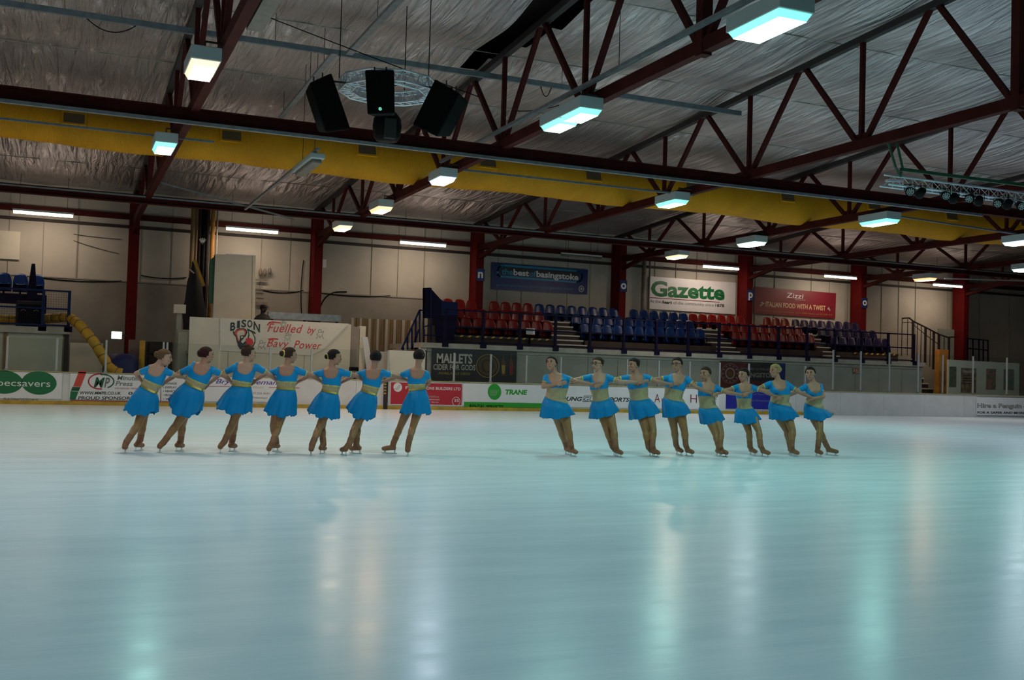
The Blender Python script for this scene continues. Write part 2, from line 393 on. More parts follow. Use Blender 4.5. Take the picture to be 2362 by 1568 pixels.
# foil lining: long sheets running with the hall, each one sagging a little
def foil():
    rnd = random.Random(3)
    xs = [-20+0.25*i for i in range(329)]; ys = [-14+0.25*i for i in range(237)]
    W = 4.1; Y0 = 20.3-8*4.1-4.1
    mb = MB(); nx = len(xs); vs = []
    from mathutils import noise
    for y in ys:
        fr = ((y-Y0) % W)/W
        for x in xs:
            s = 0.20*math.sin(PI*fr)*(0.6+0.6*noise.noise(V((x*0.22, math.floor((y-Y0)/W)*3.7, 0))))
            z = zroof(y)+0.20-s+0.06*noise.noise(V((x*0.8+y*.2, y*0.3, 2)))+0.035*noise.noise(V((x*1.9+y*0.6, y*0.35, 5)))
            vs.append((x, y, z))
    fs = []
    for j in range(len(ys)-1):
        for i in range(nx-1):
            x = xs[i]; y = ys[j]
            hole = False
            for gi, (y0, y1, wd) in {2: (13, 25.5, 1.0), 1: (17, 21, 0.5)}.items():
                gx = GX[gi]
                if y0 < y < y1 and gx-0.3 < x+0.25 < gx+wd*math.sin(PI*(y-y0)/(y1-y0))*0.9: hole = True
            if not hole: fs.append((j*nx+i, j*nx+i+1, (j+1)*nx+i+1, (j+1)*nx+i))
    mb.add(vs, fs); o = mb.obj('ceiling', MT['foil'], None, True); o['kind'] = 'structure'
    sd = MB()
    for k in range(1, 15):
        y = Y0+W*k
        if -14 < y < YW:
            sd.path([(-20+4.1*q, y, zroof(y)+0.185) for q in range(21)], 0.012, 4)
    o = sd.obj('trim_4', MT['seam']); o['kind'] = 'structure'
foil()

# ------------------------------------------------------------------ trusses, columns, beams
NY = [6.1+4.4*i for i in range(9)]               # bottom nodes
ZB = 7.04
def truss(label):
    t = thing('roof_truss', label, 'roof truss', group='red steel roof trusses')
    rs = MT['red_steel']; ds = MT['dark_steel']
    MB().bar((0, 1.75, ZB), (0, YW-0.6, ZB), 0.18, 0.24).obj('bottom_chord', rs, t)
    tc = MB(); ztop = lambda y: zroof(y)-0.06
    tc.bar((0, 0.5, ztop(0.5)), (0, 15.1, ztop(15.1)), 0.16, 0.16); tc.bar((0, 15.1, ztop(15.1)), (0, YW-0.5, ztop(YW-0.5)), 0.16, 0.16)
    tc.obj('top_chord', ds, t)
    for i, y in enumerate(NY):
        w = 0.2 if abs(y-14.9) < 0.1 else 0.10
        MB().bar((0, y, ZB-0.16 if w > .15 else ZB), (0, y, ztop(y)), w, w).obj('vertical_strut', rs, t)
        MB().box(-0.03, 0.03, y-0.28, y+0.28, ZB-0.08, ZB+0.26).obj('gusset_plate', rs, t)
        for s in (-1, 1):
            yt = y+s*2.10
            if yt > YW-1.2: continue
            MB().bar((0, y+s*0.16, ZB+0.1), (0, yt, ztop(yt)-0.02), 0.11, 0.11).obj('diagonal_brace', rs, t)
    MB().bar((0, YW-0.7, ZB-0.55), (0, 41.3, ZB), 0.16, 0.16).obj('knee_brace', rs, t)
    return t
names = ['red lattice roof truss partly out of view at the left edge', 'red roof truss seen almost end-on over the leftmost lamps',
         'red roof truss carrying the row of five floodlights left of centre', 'red roof truss meeting the column marked n',
         'red roof truss meeting the column marked o by the blue banner', 'red roof truss meeting the column beside the white and green banner',
         'red roof truss meeting the column right of the dark red banner', 'farthest red roof truss above the dark right end']
t0 = truss(names[1]); trs = [t0]
for i, x in enumerate(GX):
    if i == 0: continue
    tr = t0 if i == 1 else dup(t0, None, names[i])
    tr.location = (x, 0, 0)

def column(x, label):
    t = thing('steel_column', label, 'column', (x, 44.1, 0), 'red steel columns along the back wall')
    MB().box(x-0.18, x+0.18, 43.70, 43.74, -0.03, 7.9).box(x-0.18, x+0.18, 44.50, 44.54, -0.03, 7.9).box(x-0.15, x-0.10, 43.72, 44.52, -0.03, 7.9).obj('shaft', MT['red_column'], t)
    MB().box(x-0.28, x+0.28, 43.6, 44.62, -0.03, 0.03).obj('base_plate', MT['dark_steel'], t)
    return t
cl = ['red steel column left of the pipe stack at the far left', 'red steel column behind the white board with the banner',
      'red steel column marked n above the red seats', 'red steel column marked o between the blue and white banners',
      'red steel column marked p left of the dark red banner', 'red steel column marked o right of the dark red banner',
      'dark red column at the far right behind the stair rail']
for x, l in zip(GX[1:], cl): column(x, l)
for i, (letter, px, py) in {2: ('n', 1098, 633), 3: ('o', 1431, 659), 4: ('p', 1726, 680), 5: ('o', 1989, 698)}.items():
    x = GX[i+1]; z = onY(px, py, 43.66).z
    s = thing('block_sign', 'blue square sign with white %s on %s' % (letter, {2: 'the column left of blue banner', 3: 'the column right of blue banner', 4: 'the column left of maroon banner', 5: 'the column right of maroon banner'}[i]), 'sign', (x+0.05, 43.68, z-0.22), 'seating block letter signs')
    MB().box(x-0.16, x+0.22, 43.66, 43.69, z-0.27, z+0.27).obj('plate', MT['navyv'], s)
    me = textmesh(letter, 0, 0.03); vs = [(x+0.03+(v.co.x-0.28)*0.55, 43.652, z-0.13+v.co.y*0.55) for v in me.vertices]
    mb = MB(); mb.add(vs, [tuple(p.vertices) for p in me.polygons]); mb.obj('letter', MT['white_ink'], s)

for y, z, l in ((23.7, 6.86, 'long red tie beam below the yellow duct, nearest the camera'), (36.9, 6.88, 'long red tie beam beyond the yellow duct in front of the columns')):
    t = thing('tie_beam', l, 'steel beam', (20, y, z-0.15))
    MB().ibeam((-20, y, z), (61.5, y, z), 0.22, 0.28).obj('beam', MT['red_steel'], t)
t = thing('wall_girt', 'thin dark red rail along the top of the back wall above the tube lights', 'steel beam', (20, 44.6, 7.2))
MB().bar((-19.9, 44.75, 7.3), (61.5, 44.75, 7.3), 0.12, 0.22).obj('beam', MT['red_steel'], t)

def tray(name, p0, p1, w, h, label, m='galv', cat='cable tray', rods=()):
    t = thing(name, label, cat, tuple((V(p0)+V(p1))/2))
    MB().bar(p0, p1, w, h).obj('channel', MT[m], t)
    for p in rods: MB().path([(p[0], p[1], p[2]), (p[0], p[1], zroof(p[1])+0.28)], 0.008, 5).obj('hanger_rod', MT['dark_steel'], t)
    return t
tray('cable_tray', (-19.9, 23.55, 6.66), (GX[3]+8.5, 23.55, 6.66), 0.10, 0.07, 'galvanised conduit running under the near red tie beam')
tray('cable_tray', (-19.9, 24.0, 8.80), (GX[3]-0.1, 24.0, 8.80), 0.09, 0.13, 'long galvanised tray crossing high over the truss webs', rods=[(-1, 24, 8.85), (4.2, 24, 8.85), (11.5, 24, 8.85)])
tray('cable_tray', (-19.9, 36.75, 6.95), (50, 36.75, 6.95), 0.07, 0.05, 'thin galvanised conduit on the far red tie beam')
tray('cable_tray', (5.9, 8, 8.80), (5.9, 23.9, 8.80), 0.16, 0.07, 'galvanised tray at the top left of centre ending on the long tray', rods=[(5.9, 21.5, 8.8), (5.9, 16.5, 8.8)])
tray('cable_tray', (5.45, 23.4, 8.62), (5.45, 29.8, 8.50), 0.14, 0.06, 'short galvanised tray hanging left of the speakers', rods=[(5.45, 24.5, 8.7), (5.45, 26, 8.7), (5.45, 29.4, 8.6)])
tray('cable_tray', (5.5, 25, 6.72), (5.5, 36.0, 6.72), 0.07, 0.06, 'thin galvanised conduit running under the yellow duct to the wall')
tray('cable_tray', (GX[2]-0.25, 8, 7.29), (GX[2]-0.25, 27.6, 7.29), 0.10, 0.07, 'galvanised conduit beside the truss with five floodlights', rods=[(GX[2]-.25, 13, 7.3), (GX[2]-.25, 17.4, 7.3)])
tray('cable_tray', (GX[1]+0.28, 11, 7.02), (GX[1]+0.28, 17.6, 7.02), 0.26, 0.07, 'wide tray added for the pale chord of the end-on truss at the top left', 'galv_dull')  # added strip standing in for the truss's own pale bottom chord
tray('cable_tray', (-19.9, 26.6, 6.93), (GX[1]+0.8, 26.6, 6.93), 0.05, 0.05, 'thin conduit crossing the left end of the yellow duct')
tray('cable_tray', (GX[2], 26.4, 6.88), (GX[3], 26.4, 6.88), 0.05, 0.05, 'thin conduit crossing the yellow duct between the two middle lamps')
tray('cable_tray', (GX[4], 26.3, 6.93), (GX[5], 27.2, 6.93), 0.07, 0.05, 'conduit joining the two lamps at the right of the yellow duct')
tray('cable_tray', (GX[6]-1, 37.2, 6.5), (58, 31, 6.72), 0.09, 0.05, 'long pale conduit low under the roof at the far right', 'alu')
tray('cable_tray', (GX[1]+0.2, 34.5, 7.1), (7.2, 36.2, 6.55), 0.05, 0.05, 'thin slanting conduit by the second column')
# unlit fixture hanging on the conduit
t = thing('unlit_lamp', 'long unlit light fitting hanging under the yellow duct', 'lamp', (5.5, 26.2, 6.5))
MB().box(5.36, 5.72, 25.2, 27.4, 6.52, 6.66).obj('housing', MT['housing'], t, bevel=0.03)
MB().box(5.41, 5.67, 25.3, 27.3, 6.42, 6.52).obj('diffuser', MT['galv_dull'], t, bevel=0.03)
for y_ in (25.6, 27.0): MB().path([(5.54, y_, 6.64), (5.54, y_, zroof(y_)+0.28)], 0.008, 5).obj('hanger_rod', MT['dark_steel'], t)
# wires
def wire(pts, label, r=0.012, m='black'):
    o = MB().path(pts, r, 5).obj('cable', MT[m]); return tag(o, label, 'cable')
def sagp(a, b, s, n=10): a = V(a); b = V(b); return [a.lerp(b, i/n)-V((0,0,s*4*(i/n)*(1-i/n))) for i in range(n+1)]
wire(sagp((3.6, 23.5, 9.3), (8.6, 22.3, 7.75), 0.02), 'thin wire running down to the speaker ring from the left')
wire(sagp((9.6, 22.5, 7.6), (11.9, 25.0, 8.6), 0.05), 'thin wire running up from the right of the speaker ring')
wire(sagp((0.2, 24, 8.74), (1.2, 24, 8.74), 0.22), 'black cable looping below the long tray at the left')
wire(sagp((10.9, 24, 8.74), (11.2, 24, 8.74), 0.25), 'black cable looping below the long tray near the centre')
for x0, y0, x1, y1, s, l in ((70, 637, 280, 648, 0.1, 'dark cable sagging across the wall left of the first column'), (325, 635, 430, 640, 0.08, 'dark cable crossing the wall between the first column and the pipes'),
                      (600, 668, 700, 670, 0.12, 'dark cable along the wall beside the upright white board'), (730, 674, 900, 682, 0.1, 'dark cable along the wall right of the second column'),
                      (170, 540, 280, 552, 0.02, 'thin straight wire high on the wall left of the first column'), (170, 555, 275, 585, 0.03, 'thin slanting wire on the wall left of the first column')):
    wire(sagp(onY(x0, y0, YW-0.06), onY(x1, y1, YW-0.06), s), l, 0.022 if s > .05 else 0.01)
for x, y0, y1, l in ((728, 560, 690, 'dark cable hanging down behind the second column'), (700, 600, 735, 'dark cable bundle down the left of the second column')):
    wire([onY(x+(10 if x > 720 else -6)*math.sin(t*PI*0.8), y0+(y1-y0)*t, 44.94) for t in [i/12 for i in range(13)]], l, 0.02)
wire([onY(735+65*t*t, 735-62*math.sin(min(1, t*1.15)*PI/2), 44.94) for t in [i/14 for i in range(15)]], 'thick dark cable curving up from the bench right of the second column', 0.03)

# ------------------------------------------------------------------ yellow fabric duct
def duct():
    YD = 30.6
    t = thing('ventilation_duct', 'long yellow fabric ventilation duct hung through the roof trusses', 'duct', (18, YD, 7.3))
    secs = [(-20, 4.2, 0.50), (4.9, 22.2, 0.60), (23.4, 62, 0.64)]
    mb = MB(); rs = []
    for x0, x1, r in secs:
        n = max(2, int((x1-x0)/0.25))
        for i in range(n+1):
            x = x0+(x1-x0)*i/n
            rr = r*(1+0.012*math.sin(x*5.1)+0.01*math.sin(x*2.3))
            rs.append([(x, YD+rr*math.cos(a), 7.15+0.6-(0.6-r)*0.2-0.04*math.sin(x*0.84) + rr*math.sin(a)*1.0) for a in [2*PI*k/24 for k in range(24)]])
    mb.rings(rs); mb.obj('fabric', MT['yellow_duct'], t, True)
    for x in [-7.7, -3.8, 0.05, 4.15, 8.05, 11.9, 15.6, 19.4, 23.3, 27.2, 31.0, 34.9, 38.8]:
        r = 0.5 if x < 4.4 else (0.6 if x < 22.6 else 0.66); zc = 7.15+0.6-(0.6-r)*0.2-0.04*math.sin(x*0.84)
        a = PI+0.25; c = V((x, YD+r*math.cos(a), zc-r*math.sin(a)*-1*-1+0.0)); 
        c = V((x, YD-r*math.cos(0.28), zc+r*math.sin(0.28)))
        rot = Matrix.Rotation(-0.28, 3, 'X')
        w = MB().obox(c, 0.62, 0.06, 0.36, rot).obj('vent_frame', MT['yellow_duct'], t)
        MB().obox(c+rot@V((0,-0.035,0)), 0.52, 0.02, 0.27, rot).obj('vent_grille', mat_brown, w)
mat_brown = mat('grille_brown', (0.10, 0.05, 0.01), 0.7, wave=('Z', 40, 0, 0.6))
duct()

# ------------------------------------------------------------------ floodlights and tubes
def emis(name, col, s): return mat(name, (0.9, 0.9, 0.9), 0.4, emis=col, es=s)
COLS = {'green': (0.48, 1.0, 0.88), 'warm': (1.0, 0.76, 0.55), 'cool': (0.74, 0.84, 1.0), 'white': (0.84, 0.98, 1.0), 'orange': (1.0, 0.62, 0.36)}
EM = {k: emis('lamp_'+k, c, 8.0) for k, c in COLS.items()}
TINT = {'green': (0.10, 0.85, 0.55), 'warm': (1.0, 0.55, 0.28), 'cool': (0.45, 0.5, 1.0), 'white': (0.5, 0.9, 0.75), 'orange': (1.0, 0.42, 0.16)}
ES = {k: emis('lampside_'+k, c, 1.3) for k, c in TINT.items()}
PW = 80.0
def flood(x, y, col, label, power=1.0, twin=False, z=6.66, size=(0.52, 1.15), tilt=0.0):
    t = thing('floodlight', label, 'floodlight', (x, y, z), 'floodlights under the roof trusses')
    sx, sy = size; hx, hy = sx/2, sy/2
    MB().box(x-hx, x+hx, y-hy, y+hy, z, z+0.24).obj('housing', MT['housing'], t, bevel=0.015)
    spans = [(y-hy+0.04, y+hy-0.04)] if not twin else [(y-hy+0.03, y-0.06), (y+0.06, y+hy-0.03)]
    for y0, y1 in spans:
        mb = MB(); a = hx-0.02; b = hx-0.07
        mb.add([(x-a,y0,z),(x+a,y0,z),(x+a,y1,z),(x-a,y1,z),(x-b,y0+.06,z-.10),(x+b,y0+.06,z-.10),(x+b,y1-.06,z-.10),(x-b,y1-.06,z-.10)],
               [(0,1,5,4),(1,2,6,5),(2,3,7,6),(3,0,4,7)])
        rf = mb.obj('refractor', ES[col], t); MB().box(x-b, x+b, y0+.06, y1-.06, z-.105, z-.10).obj('lens', EM[col], rf)
    gx = min(GX+[GX[0]-7.33], key=lambda g: abs(g-0.4-x))
    for s in (-1, 1): MB().path([(x, y+s*hy*0.6, z+0.24), (x, y+s*hy*0.6, ZB+0.0), (gx-0.08, y+s*hy*0.6, ZB+0.0)], 0.02, 6).obj('bracket', MT['dark_steel'], t)
    ld = bpy.data.lights.new('light', 'AREA'); ld.shape = 'RECTANGLE'; ld.size = sx*0.8; ld.size_y = sy*0.8; ld.energy = PW*power; ld.color = COLS[col]
    lo = bpy.data.objects.new('light', ld); C.objects.link(lo); lo.parent = t; lo.location = (0, 0, -0.13)
    return t
G = [g-0.42 for g in GX[1:]]; G[0] += 0.2; G[2] -= 0.15
flood(G[0]-0.15, 19.1, 'warm', 'bright floodlight at the upper left, largest of the left side', 1.1)
flood(G[0]-0.15, 26.5, 'green', 'greenish floodlight hanging in front of the left end of the yellow duct')
flood(G[1], 12.55, 'green', 'largest green-tinted floodlight at the top right of centre', 1.2, size=(0.62, 1.3))
flood(G[1], 19.1, 'green', 'twin-panel green floodlight above the centre of the duct', 1.2, twin=True, size=(0.52, 1.9))
flood(G[1], 26.9, 'cool', 'dazzling bluish-white floodlight in front of the duct left of centre', 1.2, size=(0.5, 1.0))
flood(G[1], 32.9, 'orange', 'orange-tinted floodlight below the duct on the middle truss')
flood(G[1], 38.0, 'warm', 'small warm floodlight nearest the back wall beside the second column')
flood(G[2], 26.7, 'green', 'green floodlight at the crossing of the duct and the third truss', 1.1)
flood(G[3], 26.2, 'green', 'greenish-white floodlight low in front of the right part of the duct', 1.1, size=(0.6, 1.3))
flood(G[3], 33.0, 'white', 'white floodlight above the white and green banner', size=(0.6, 1.2))
flood(G[3], 38.3, 'warm', 'small floodlight left of the tube light over the white and green banner')
flood(G[4], 27.1, 'cool', 'floodlight with a small bright spot at the right edge under the duct', 0.8, size=(0.6, 1.2))
flood(G[5], 33.1, 'white', 'white floodlight low at the right edge of the view', size=(0.6, 1.2))
flood(G[5], 39.0, 'orange', 'small orange glowing floodlight over the right end of the seats', 0.9)
# lamps of the same rows outside the photograph
for (x, y, c) in ((G[0]-.15, 12.6, 'white'), (G[0]-.15, 5.5, 'white'), (G[1], 5.5, 'green'), (G[2], 12.6, 'green'), (G[2], 5.5, 'white'), (G[3], 12.6, 'cool'), (G[3], 5.5, 'white'), (G[3], 19.5, 'cool'),
                  (G[0]-7.5, 19.1, 'white'), (G[0]-7.5, 26.5, 'warm'), (G[0]-7.5, 12.6, 'white'), (G[0]-7.5, 5.5, 'white'), (G[0]-.15, -1, 'white'), (G[1], -1, 'white'), (G[2], -1, 'white'), (G[0]-7.5, 33, 'warm')):
    flood(x, y, c, 'floodlight of the same rows beyond the edge of the view', 0.36 if y < 10 else 1.0)
def tube(x, label, lit=True, y=43.1, z=6.92, L=2.05):
    t = thing('tube_light', label, 'tube light', (x, y, z), 'fluorescent tubes along the back wall')
    MB().box(x-L/2-0.03, x+L/2+0.03, y-0.04, y+0.04, z+0.06, z+0.13).obj('batten', MT['housing'], t)
    MB().path([(x-L/2, y, z), (x+L/2, y, z)], 0.05, 10).obj('tube', EM_T if lit else MT['galv_dull'], t, True)
    for s in (-1, 1): MB().path([(x+s*L*0.4, y, z+0.13), (x+s*L*0.4, y, zroof(y)+0.28)], 0.008, 5).obj('hanger_rod', MT['dark_steel'], t)
    if lit:
        ld = bpy.data.lights.new('light', 'AREA'); ld.shape = 'RECTANGLE'; ld.size = L; ld.size_y = 0.1; ld.energy = 34; ld.color = (1.0, 0.80, 0.60)
        lo = bpy.data.objects.new('light', ld); C.objects.link(lo); lo.parent = t; lo.location = (0, 0, -0.08); lo.rotation_euler = (0.35, 0, 0)
EM_T = emis('tube_glow', (1.0, 0.83, 0.68), 9.0)
for x, l, lit in ((-0.85, 'tube light at the far left edge of the wall', True), (6.9, 'tube light between the pipe stack and the second column', True), (14.2, 'tube light left of the column marked n', True),
             (21.9, 'unlit tube light above the blue banner', False), (29.6, 'tube light above the white and green banner', True), (37.0, 'tube light above the dark red banner', True), (44.4, 'tube light over the right end of the stand', True)): tube(x, l, lit)

# ------------------------------------------------------------------ rink boards and their advertisements
YA = YB-0.02                                       # printed face of the boards
b = thing('rink_boards', 'low white rink boards running behind the skaters with yellow kick strip', 'rink boards', (15, YB, 0))
for i in range(-7, 23):
    x0 = i*2.44; MB().box(x0+0.004, x0+2.436, YB, YB+0.10, 0.0, 1.03).obj('panel', MT['white_board'], b)
MB().box(-17, 31.3, YB-0.055, YB, 0.0, 0.125).obj('kick_strip', MT['kick'], b)
MB().box(31.3, 55, YB-0.012, YB, 0.0, 0.06).obj('kick_strip', MT['white_board'], b)
MB().box(-17, 55, YB-0.03, YB+0.14, 1.03, 1.07).obj('cap_rail', MT['cap'], b)

def rect_px(x0, x1, Y, zt, zb, m, name, label, cat, group=None, th=0.006):
    """flat sheet on a wall plane: pixel columns give its ends, metres its height"""
    a = Xof(x0, Y); c = Xof(x1, Y)
    t = thing(name, label, cat, ((a+c)/2, Y, (zt+zb)/2), group)
    MB().box(a, c, Y-th, Y, zb, zt).obj('sheet', m, t); return t
def zpx(px, py, Y): return onY(px, py, Y).z
Y1 = YA-0.004
# spectacles ad
a = rect_px(-90, 144, YA, 1.02, 0.18, MT['white_vinyl'], 'advertising_sheet', 'board advertisement with two overlapping dark green ovals', 'advertisement')
poly_px(ellipse_pts(8, 881, 45, 27, 40, .03), Y1, MT['green_dark'], a, 'oval', 0.006)
poly_px(ellipse_pts(90, 883, 40.5, 27, 40, .03), Y1, MT['green_dark'], a, 'oval', 0.008)
P = [(51+2.5*math.cos(t), 882+9*math.sin(t)) for t in [2*PI*i/20 for i in range(20)]]
poly_px(P, Y1, MT['green_deep'], a, 'overlap', 0.010)
text_px('Specsavers', YA, -21, 889, 116, 892, 16, MT['white_ink'], a, th=0.016)
text_px('BASINGSTOKE', YA, 9, 924, 88, 926, 7.5, MT['ink_grey'], a, th=0.009)
# printer ad
a = rect_px(162, 372, YA, 1.02, 0.18, MT['white_vinyl'], 'advertising_sheet', 'board advertisement with a red oval ring and bold MP letters', 'advertisement')
def xp(lst): return [(x/4.724, 830+y/4.724) for x, y in lst]
poly_px(xp([(862,118),(948,118),(880,292),(797,288)]), Y1, MT['orange_red'], a, 'stripe', 0.006)
poly_px(xp([(790,292),(878,296),(858,340),(772,336)]), Y1, MT['green_deep'], a, 'stripe', 0.006)
poly_px(xp([(768,340),(856,344),(822,432),(760,430)]), Y1, MT['green_dark'], a, 'stripe', 0.006)
poly_px([(162,922.5),(372,926),(372,931),(162,928)], Y1, MT['red'], a, 'stripe', 0.006)
ring_px(231, 879.5, 28.5, 19, 3.2, Y1, MT['red'], a, 'ring', 0.006, PI*0.45, PI*1.55)
ring_px(236, 879.5, 28, 17.5, 3.0, Y1, MT['green_deep'], a, 'ring', 0.006, -PI*0.55, PI*0.35)
text_px('M', YA, 216, 892, 241, 893, 23, MT['green_deep'], a, 0.25, 0.03, th=0.011)
text_px('P', YA, 240, 893, 253, 893, 23, MT['ink_grey'], a, 0.25, 0.03, th=0.013)
text_px('Minuteman', YA, 270, 876, 344, 878, 11, MT['ink_grey'], a, 0.2, 0.02, th=0.009)
text_px('Press', YA, 266, 889, 306, 890, 11, MT['ink_grey'], a, 0.2, 0.02, th=0.009)
text_px('WE DESIGN, PRINT & MAIL', YA, 264, 897, 340, 898, 3.4, MT['red'], a, 0.1, 0.01, th=0.009)
text_px('WWW.MMPB.CO.UK', YA, 184, 909, 279, 910, 7, MT['ink'], a, 0.1, 0.02, th=0.009)
text_px('01256', YA, 296, 910, 345, 911, 7, MT['ink'], a, 0.1, 0.02, th=0.009)
text_px('PROUD SPONSORS OF', YA, 180, 921, 330, 922, 7.5, MT['ink'], a, 0.1, 0.02, th=0.009)
a = rect_px(373, 470, YA, 1.02, 0.18, MT['white_vinyl'], 'advertising_sheet', 'white list of services behind the first two skaters', 'advertisement')
for k, w in enumerate(('SIGNAGE', 'DISPLAY', 'VEHICLES', 'PROMO', 'WEB')):
    text_px('\u2022 '+w, YA, 376, 886+k*9.0, 408+(4 if k == 2 else 0)-(6 if k > 2 else 0), 886.5+k*9.0, 4.6, MT['ink'], a, 0.15, 0.02, th=0.009)
poly_px([(370.5,870),(371.8,870),(371.8,941),(370.5,941)], Y1, MT['maroon'], a, 'rule', 0.006)
poly_px([(373,926),(400,926.5),(400,931.5),(373,931)], Y1, MT['red'], a, 'stripe', 0.006)
a = rect_px(474, 655, YA, 1.02, 0.18, MT['white_vinyl'], 'advertising_sheet', 'board advertisement with violet script lettering behind the third skater', 'advertisement')
text_px('Bryan Freeman', YA, 497, 884, 640, 887, 11, MT['violet_ink'], a, 0.35, 0.01, th=0.009)
poly_px([(481,890),(530,890.5),(530,891.6),(481,891.1)], Y1, MT['red'], a, 'rule', 0.006)
poly_px([(620,893),(691,894),(691,895.2),(620,894.2)], Y1, MT['red'], a, 'rule', 0.006)
text_px('CARPENTERS', YA, 575, 895, 608, 896, 4.5, MT['pale_ink'], a, 0, 0, th=0.009)
text_px('01256 4641', YA, 583, 909, 622, 910, 5.5, MT['ink_grey'], a, 0, 0.0, th=0.009)
text_px('freeman', YA, 582, 919, 616, 920, 5.5, MT['ink_grey'], a, 0.3, 0.0, th=0.009)
text_px('01 S Waterloo', YA, 583, 927, 612, 927.5, 3.2, MT['pale_ink'], a, 0, 0.0, th=0.009)
# builders ad
a = rect_px(901, 1068, YA, 1.01, 0.16, MT['white_vinyl'], 'advertising_sheet', 'red board advertisement with white BUILDERS LTD lettering', 'advertisement')
zt = zpx(985, 881, YA)
MB().box(Xof(902.5, YA), Xof(1066.5, YA), YA-0.01, YA-0.006, 0.19, 0.985).obj('red_field', MT['red'], a)
poly_px(ellipse_pts(917.5, 893, 10, 10.5), YA-0.008, MT['white_ink'], a, 'disc', 0.004)
lines_px([[(908, 897), (915, 896), (917, 893), (921, 887)], [(913, 899), (918, 897), (920, 894), (924, 888)]], YA-0.012, 0.012, MT['red'], a, 'drawing', 0.004)
text_px('F', YA, 935, 897, 941, 897, 7, MT['white_ink'], a, 0, 0.01, th=0.014)
text_px('SONS BUILDERS LTD', YA, 979, 898, 1062, 900, 6.6, MT['white_ink'], a, 0, 0.015, th=0.014)
text_px('guildline', YA, 982, 916, 1012, 917, 5, MT['pale_ink'], a, 0.2, 0, th=0.014)
text_px('DOCUMENTATION', YA, 977, 922, 1013, 923, 2.8, MT['white_ink'], a, 0, 0, th=0.014)
text_px('01256 780102', YA, 977, 928, 1011, 929, 2.8, MT['white_ink'], a, 0, 0, th=0.014)
text_px('fsbuilders.com', YA, 977, 934, 1018, 935, 2.8, MT['white_ink'], a, 0, 0, th=0.014)
ring_px(1052, 925.5, 9.3, 10.3, 0.9, YA-0.01, MT['white_ink'], a, 'ring')
text_px('35', YA, 1047, 926, 1058, 926.5, 6, MT['white_ink'], a, 0, 0.01, th=0.014)
# air conditioning ad
a = rect_px(1069, 1262, YA, 1.01, 0.16, MT['white_vinyl'], 'advertising_sheet', 'white board advertisement with green disc and green RENTAL SERVICES strip', 'advertisement')
poly_px([(1070,926.5),(1262,930),(1262,946.5),(1070,943)], Y1, MT['green'], a, 'strip', 0.006)
poly_px(ellipse_pts(1140.5, 903.5, 15.5, 18.5), Y1, MT['green'], a, 'disc', 0.006)
lines_px([[(1130, 900+2*i), (1150-i, 900.5+2*i)] for i in range(7)], Y1, 0.008, MT['pale_ink'], a, 'hatching', 0.009)
text_px('TRANE', YA, 1165, 909, 1216, 910, 11, MT['green'], a, 0.15, 0.05, th=0.009)
text_px('RENTAL SERVICES', YA, 1082, 940, 1161, 941.5, 7.5, MT['pale_ink'], a, 0.25, 0.02, th=0.010)
text_px('www.trane.co.uk', YA, 1182, 942, 1247, 943.5, 6, MT['pale_ink'], a, 0.2, 0.01, th=0.010)
a = rect_px(1266, 1492, YA, 1.01, 0.18, MT['white_vinyl'], 'advertising_sheet', 'white board advertisement with slanted black sports shop lettering', 'advertisement')
text_px('YOUNG', YA, 1283, 923.5, 1343, 924.5, 9.5, MT['ink'], a, 0.3, 0.03, th=0.009)
text_px('GUN', YA, 1347, 924.3, 1384, 925, 9.5, MT['ink'], a, 0.3, 0.0, th=0.009)
lines_px([[(1344, 925.5), (1348, 913), (1389, 914), (1386, 926.5), (1344, 925.5)]], Y1, 0.02, MT['ink'], a, 'frame', 0.009)
text_px('SPORTS', YA, 1398, 925.3, 1452, 926.3, 9.5, MT['ink'], a, 0.3, 0.03, th=0.009)
a = rect_px(1496, 1660, YA, 1.01, 0.18, MT['white_vinyl'], 'advertising_sheet', 'white board advertisement with large spaced maroon capitals', 'advertisement')
text_px('A', YA, 1509, 928, 1522, 928, 21, MT['maroon'], a, 0, -0.005, th=0.009)
text_px('u', YA, 1526, 928.3, 1535, 928.3, 17, MT['maroon'], a, 0, -0.01, th=0.009)
text_px('H', YA, 1592, 929, 1607, 929.3, 21, MT['maroon'], a, 0, -0.005, th=0.009)
text_px('o', YA, 1611, 929.5, 1622, 929.7, 20, MT['maroon'], a, 0, -0.01, th=0.009)
text_px('r', YA, 1647, 929.8, 1652, 930, 18, MT['maroon'], a, 0, -0.01, th=0.009)
a = rect_px(1676, 1808, YA, 0.98, 0.22, MT['blue_ad'], 'advertising_sheet', 'deep blue board advertisement with faint white lettering', 'advertisement')
text_px('of Your Home', YA, 1738, 911, 1785, 912, 5, MT['dim_ink'], a, 0, 0.0, th=0.009)
text_px('an Extension', YA, 1733, 925, 1775, 926, 4.5, MT['dim_ink'], a, 0.1, 0.0, th=0.009)
text_px('01256 350', YA, 1745, 949, 1790, 950, 3.5, MT['violet_ink'], a, 0, 0.0, th=0.009)
a = rect_px(2253, 2420, YA, 0.98, 0.10, MT['white_vinyl'], 'advertising_sheet', 'board advertisement with outlined penguin hire lettering at the right edge', 'advertisement')
lines_px([[(2253, 915.3), (2420, 917.8)], [(2253, 958.5), (2420, 960)]], Y1, 0.02, MT['ink_grey'], a, 'rule', 0.006)
text_px('Hire a Penguin or', YA, 2254, 939.5, 2378, 941, 10, MT['ink'], a, 0, 0.04, th=0.008)
text_px('Hire a Penguin or', YA, 2254.8, 939.0, 2377, 940.5, 9.5, MT['pale_ink'], a, 0, 0.006, th=0.012)
text_px('FOR A SAFER AND MORE FUN', YA, 2254, 953.5, 2385, 955, 5.3, MT['ink'], a, 0, 0.03, th=0.009)
